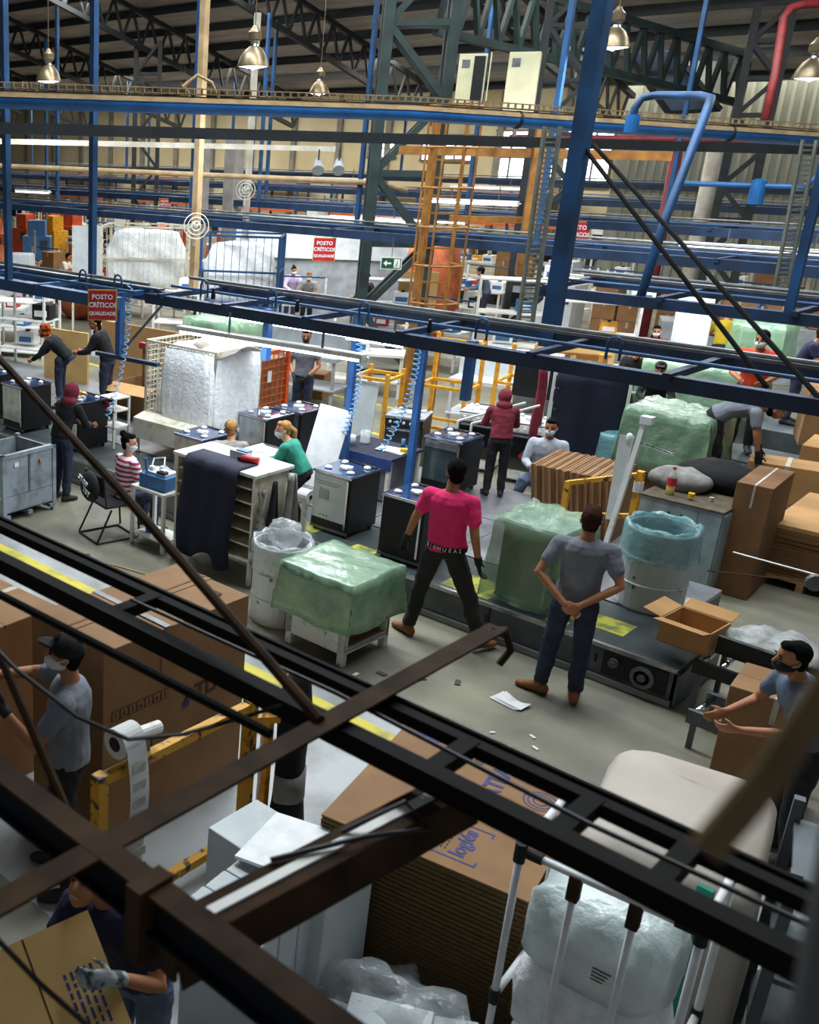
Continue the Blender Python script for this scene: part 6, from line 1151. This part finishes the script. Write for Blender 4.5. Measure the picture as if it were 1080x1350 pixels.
put(2, (-15.9, 13.9, 0), R(30)); put(2, (-15.3, 13.6, 0), R(30)); put(4, (-23.0, 16.3, 0), R(40)); put(1, (-22.5, 15.4, 0), R(40)); put(1, (-18.0, 15.4, 0), R(40)); put(0, (-21.5, 14.2, 0), R(35)); put(9, (-21.2, 14.5, .871), R(35)); put(10, (-20.7, 14.9, .871), R(35)); put(0, (-17.3, 20.8, 0), R(35)); put(12, (-17.0, 21.0, .871), R(35)); put(9, (-16.5, 21.4, .871), R(35))
put(3, (-13.2, 15.6, 0), R(20)); put(3, (-13.2, 15.6, .505), R(20)); put(3, (-12.4, 15.9, 0), R(20)); put(0, (-12.2, 16.6, 0), R(30)); put(9, (-11.9, 16.9, .871), R(30))
tag(MB().obox((-13.6, 21.9, 1.3), (.9, .05, 1.3), rz=R(30)).build('pale_panel', 'card_pale'), 'pale upright panel left of the exit sign', 'panel')
covered('plastic_cover', 'pale green translucent plastic hanging behind the red quality sign, upper left', 'plastic cover', (-12.6, -11.4, 12.9, 13.7), 1.85, .9, 'film_green', disp=.1)
put(2, (-12.5, 13.0, 0)); put(2, (-11.95, 13.0, 0)); put(2, (-12.5, 13.0, .93)); 
# ---- right middle: second line
t = thing('second_line', 'grey raised line with dark top behind the green plastic at right', 'conveyor', (0, 15.6, 0))
part('body', t, 'conv_grey', MB().box(-7.0, -2.0, 0, 1.1, .0, .58)); part('belt', t, 'belt', MB().box(-7.0, -2.0, .05, 1.05, .58, .61)); part('side_strip', t, 'silver', MB().box(-7.0, -2.0, -.01, .0, .5, .56))
for k in range(4): part('side_panel', t, 'conv_grey', MB().box(-6.9+k*1.24, -5.75+k*1.24, -.03, 0, .04, .48), bev=.004)
tag(MB().box(-4.75, -2.6, 14.0, 15.05, 0, .42).build('low_platform', 'conv_grey', bev=.01), 'low grey step platform under the bending man at right', 'platform')
def crate(label, loc, w, d, h, rz):
    t = thing('wooden_crate', label, 'crate', loc, rz); part('inner_box', t, 'card_light', MB().box(.03, w-.03, .03, .05, .1, h).box(.03, w-.03, d-.05, d-.03, .1, h).box(.03, .05, .03, d-.03, .1, h).box(w-.05, w-.03, .03, d-.03, .1, h)); part('floor_board', t, 'wood', MB().box(0, w, 0, d, .05, .1))
    for x in (0, w/2, w): part('upright', t, 'card_pale', MB().bar((x, -.01, .0), (x, -.01, h), .09, .03))
    for z in (.15, h*.55, h-.05): part('slat', t, 'card_pale', MB().bar((0, -.03, z), (w, -.03, z), .03, .1)); part('slat', t, 'card_pale', MB().bar((w+.03, 0, z), (w+.03, d, z), .03, .1))
    return t
crate('open tan wooden crate beside the big blue column at right', (-8.05, 16.85, .9), 1.15, .9, .68, R(28)); tag(MB().box(-8.3, -6.95, 16.75, 18.2, 0, .9).build('crate_table', 'machine_grey', bev=.01), 'grey table carrying the open tan crate', 'table')
for k in range(3): put(2, (-6.75+.56*k*.9, 18.95+.15*k, .41), R(14))
tag(MB().box(-6.85, -4.4, 18.85, 20.0, 0, .4).build('shell_platform', 'conv_grey', bev=.01), 'low grey platform carrying grey appliance shells at right', 'platform')
t = thing('info_kiosk', 'white kiosk stand with a dark screen at far right', 'kiosk', (-7.35, 21.6, 0), R(22)); part('board', t, 'machine_white', MB().obox((0, 0, 1.75), (.62, .08, 1.2), rx=R(-10))); part('screen', t, 'screen', MB().obox((0, -.06, 1.5), (.42, .03, .42), rx=R(-10))); part('foot', t, 'grey_metal', MB().box(-.06, .06, -.05, .05, 0, 1.2)); part('base', t, 'grey_metal', MB().box(-.3, .3, -.25, .25, 0, .05))
covered('plastic_cover', 'pale green plastic sheet over a long table at far right', 'plastic cover', (-6.5, -4.9, 17.3, 18.3), 1.55, .75, 'film_green2', disp=.05); tag(MB().box(-6.4, -5.0, 17.4, 18.2, 0, 1.5).build('covered_table', 'machine_grey'), 'long table under the pale green plastic at far right', 'table')
covered('plastic_cover', 'small green plastic wrapped goods behind the orange T-shirt', 'plastic cover', (-6.6, -5.7, 21.4, 22.2), 1.75, .9, 'film_green', disp=.08); put(2, (-6.45, 21.5, 0)); put(2, (-6.45, 21.5, .93))
carton('large tan carton at the right edge behind the orange T-shirt', (-4.1, 17.2, .62), .9, .8, .8, R(20), 'card'); carton('flattened carton stack right of the orange T-shirt', (-3.7, 15.75, .62), 1.1, .8, .35, R(5), 'card_light'); carton('tan carton under the bending man, right edge', (-3.95, 14.55, .42), .85, .5, .5, R(12), 'card_light'); carton('small tan carton stacked beside the bending man', (-3.25, 15.0, .42), .55, .5, .62, R(12), 'card')
tag(MB().obox((-3.9, 14.15, .65), (1.0, .04, .5), rz=R(10), rx=R(-25)).build('carton_flap', 'card_light'), 'open carton flap under the black glove of the bending man', 'cardboard')
for k in range(6): put(3, (-8.6+.75*k, 24.3+.35*k, 1.2), R(24)); 
tag(MB().obox((-6.6, 25.5, .6), (5.2, .9, 1.18), rz=R(24)).build('carton_counter', 'machine_grey'), 'grey counter carrying a row of printed cartons at far right', 'counter')
covered('plastic_cover', 'dark teal bag hanging beside the dark grey jacket', 'plastic cover', (-5.75, -5.3, 14.3, 14.7), .95, .5, 'film_teal'); put(12, (-5.7, 14.35, 0)); 
for k, (x, y, m, lb) in enumerate(((-8.9, 15.6, 'machine_white', 'white metal bench with a tray behind the yellow trolleys'), (-12.6, 15.0, 'machine_grey', 'grey metal bench behind the man in the grey vest'))):
    t = thing('metal_bench', lb, 'bench', (x, y, 0), R(12)); part('top', t, m, MB().box(0, 1.6, 0, .8, .95, 1.02)); part('hood', t, m, MB().box(0, 1.6, .5, .8, 1.02, 1.5)); part('shelf', t, m, MB().box(0, 1.6, 0, .8, .4, .43))
    for a in (.03, 1.52):
        for b in (.03, .72): part('leg', t, m, MB().box(a, a+.05, b, b+.05, 0, .95))

# ---- every far thing is told apart by its zone and its order from the left
ZN = ((17, 'in the aisle past the main line'), (24, 'around the lattice column'), (29, 'in first row past lattice column'), (33, 'in second row past lattice column'), (40, 'in third row past lattice column'), (99, 'along the back wall'))
def nth(n):
    w = ['leftmost', 'second', 'third', 'fourth', 'fifth', 'sixth', 'seventh', 'eighth', 'ninth', 'tenth', 'eleventh', 'twelfth']
    return (w[n] + (' from the left' if n else '')) if n < 12 else '%d%s from the left' % (n+1, 'st' if (n+1) % 10 == 1 and n > 19 else 'nd' if (n+1) % 10 == 2 and n > 19 else 'rd' if (n+1) % 10 == 3 and n > 19 else 'th')
KN = ['white work bench', 'white appliance shell', 'grey appliance shell', 'brown carton', 'white machine with a dark screen', 'blue machine', 'orange machine', 'yellow machine', 'small blue parts bin', 'small white parts box', 'small red parts bin', 'small yellow parts bin', 'small black box']
grp = {}
for i, r, loc in PLACED: grp.setdefault((i, [n for y, n in ZN if loc[1] < y][0]), []).append((loc[0]/max(1, loc[1]), loc[2], r))
for (i, zn), lst in grp.items():
    for n, (a, b, r) in enumerate(sorted(lst, key=lambda e: (e[0], e[1]))): r['label'] = f'{KN[i]} {zn}, {nth(n)}' if len(lst) > 1 else f'{KN[i]} {zn}'
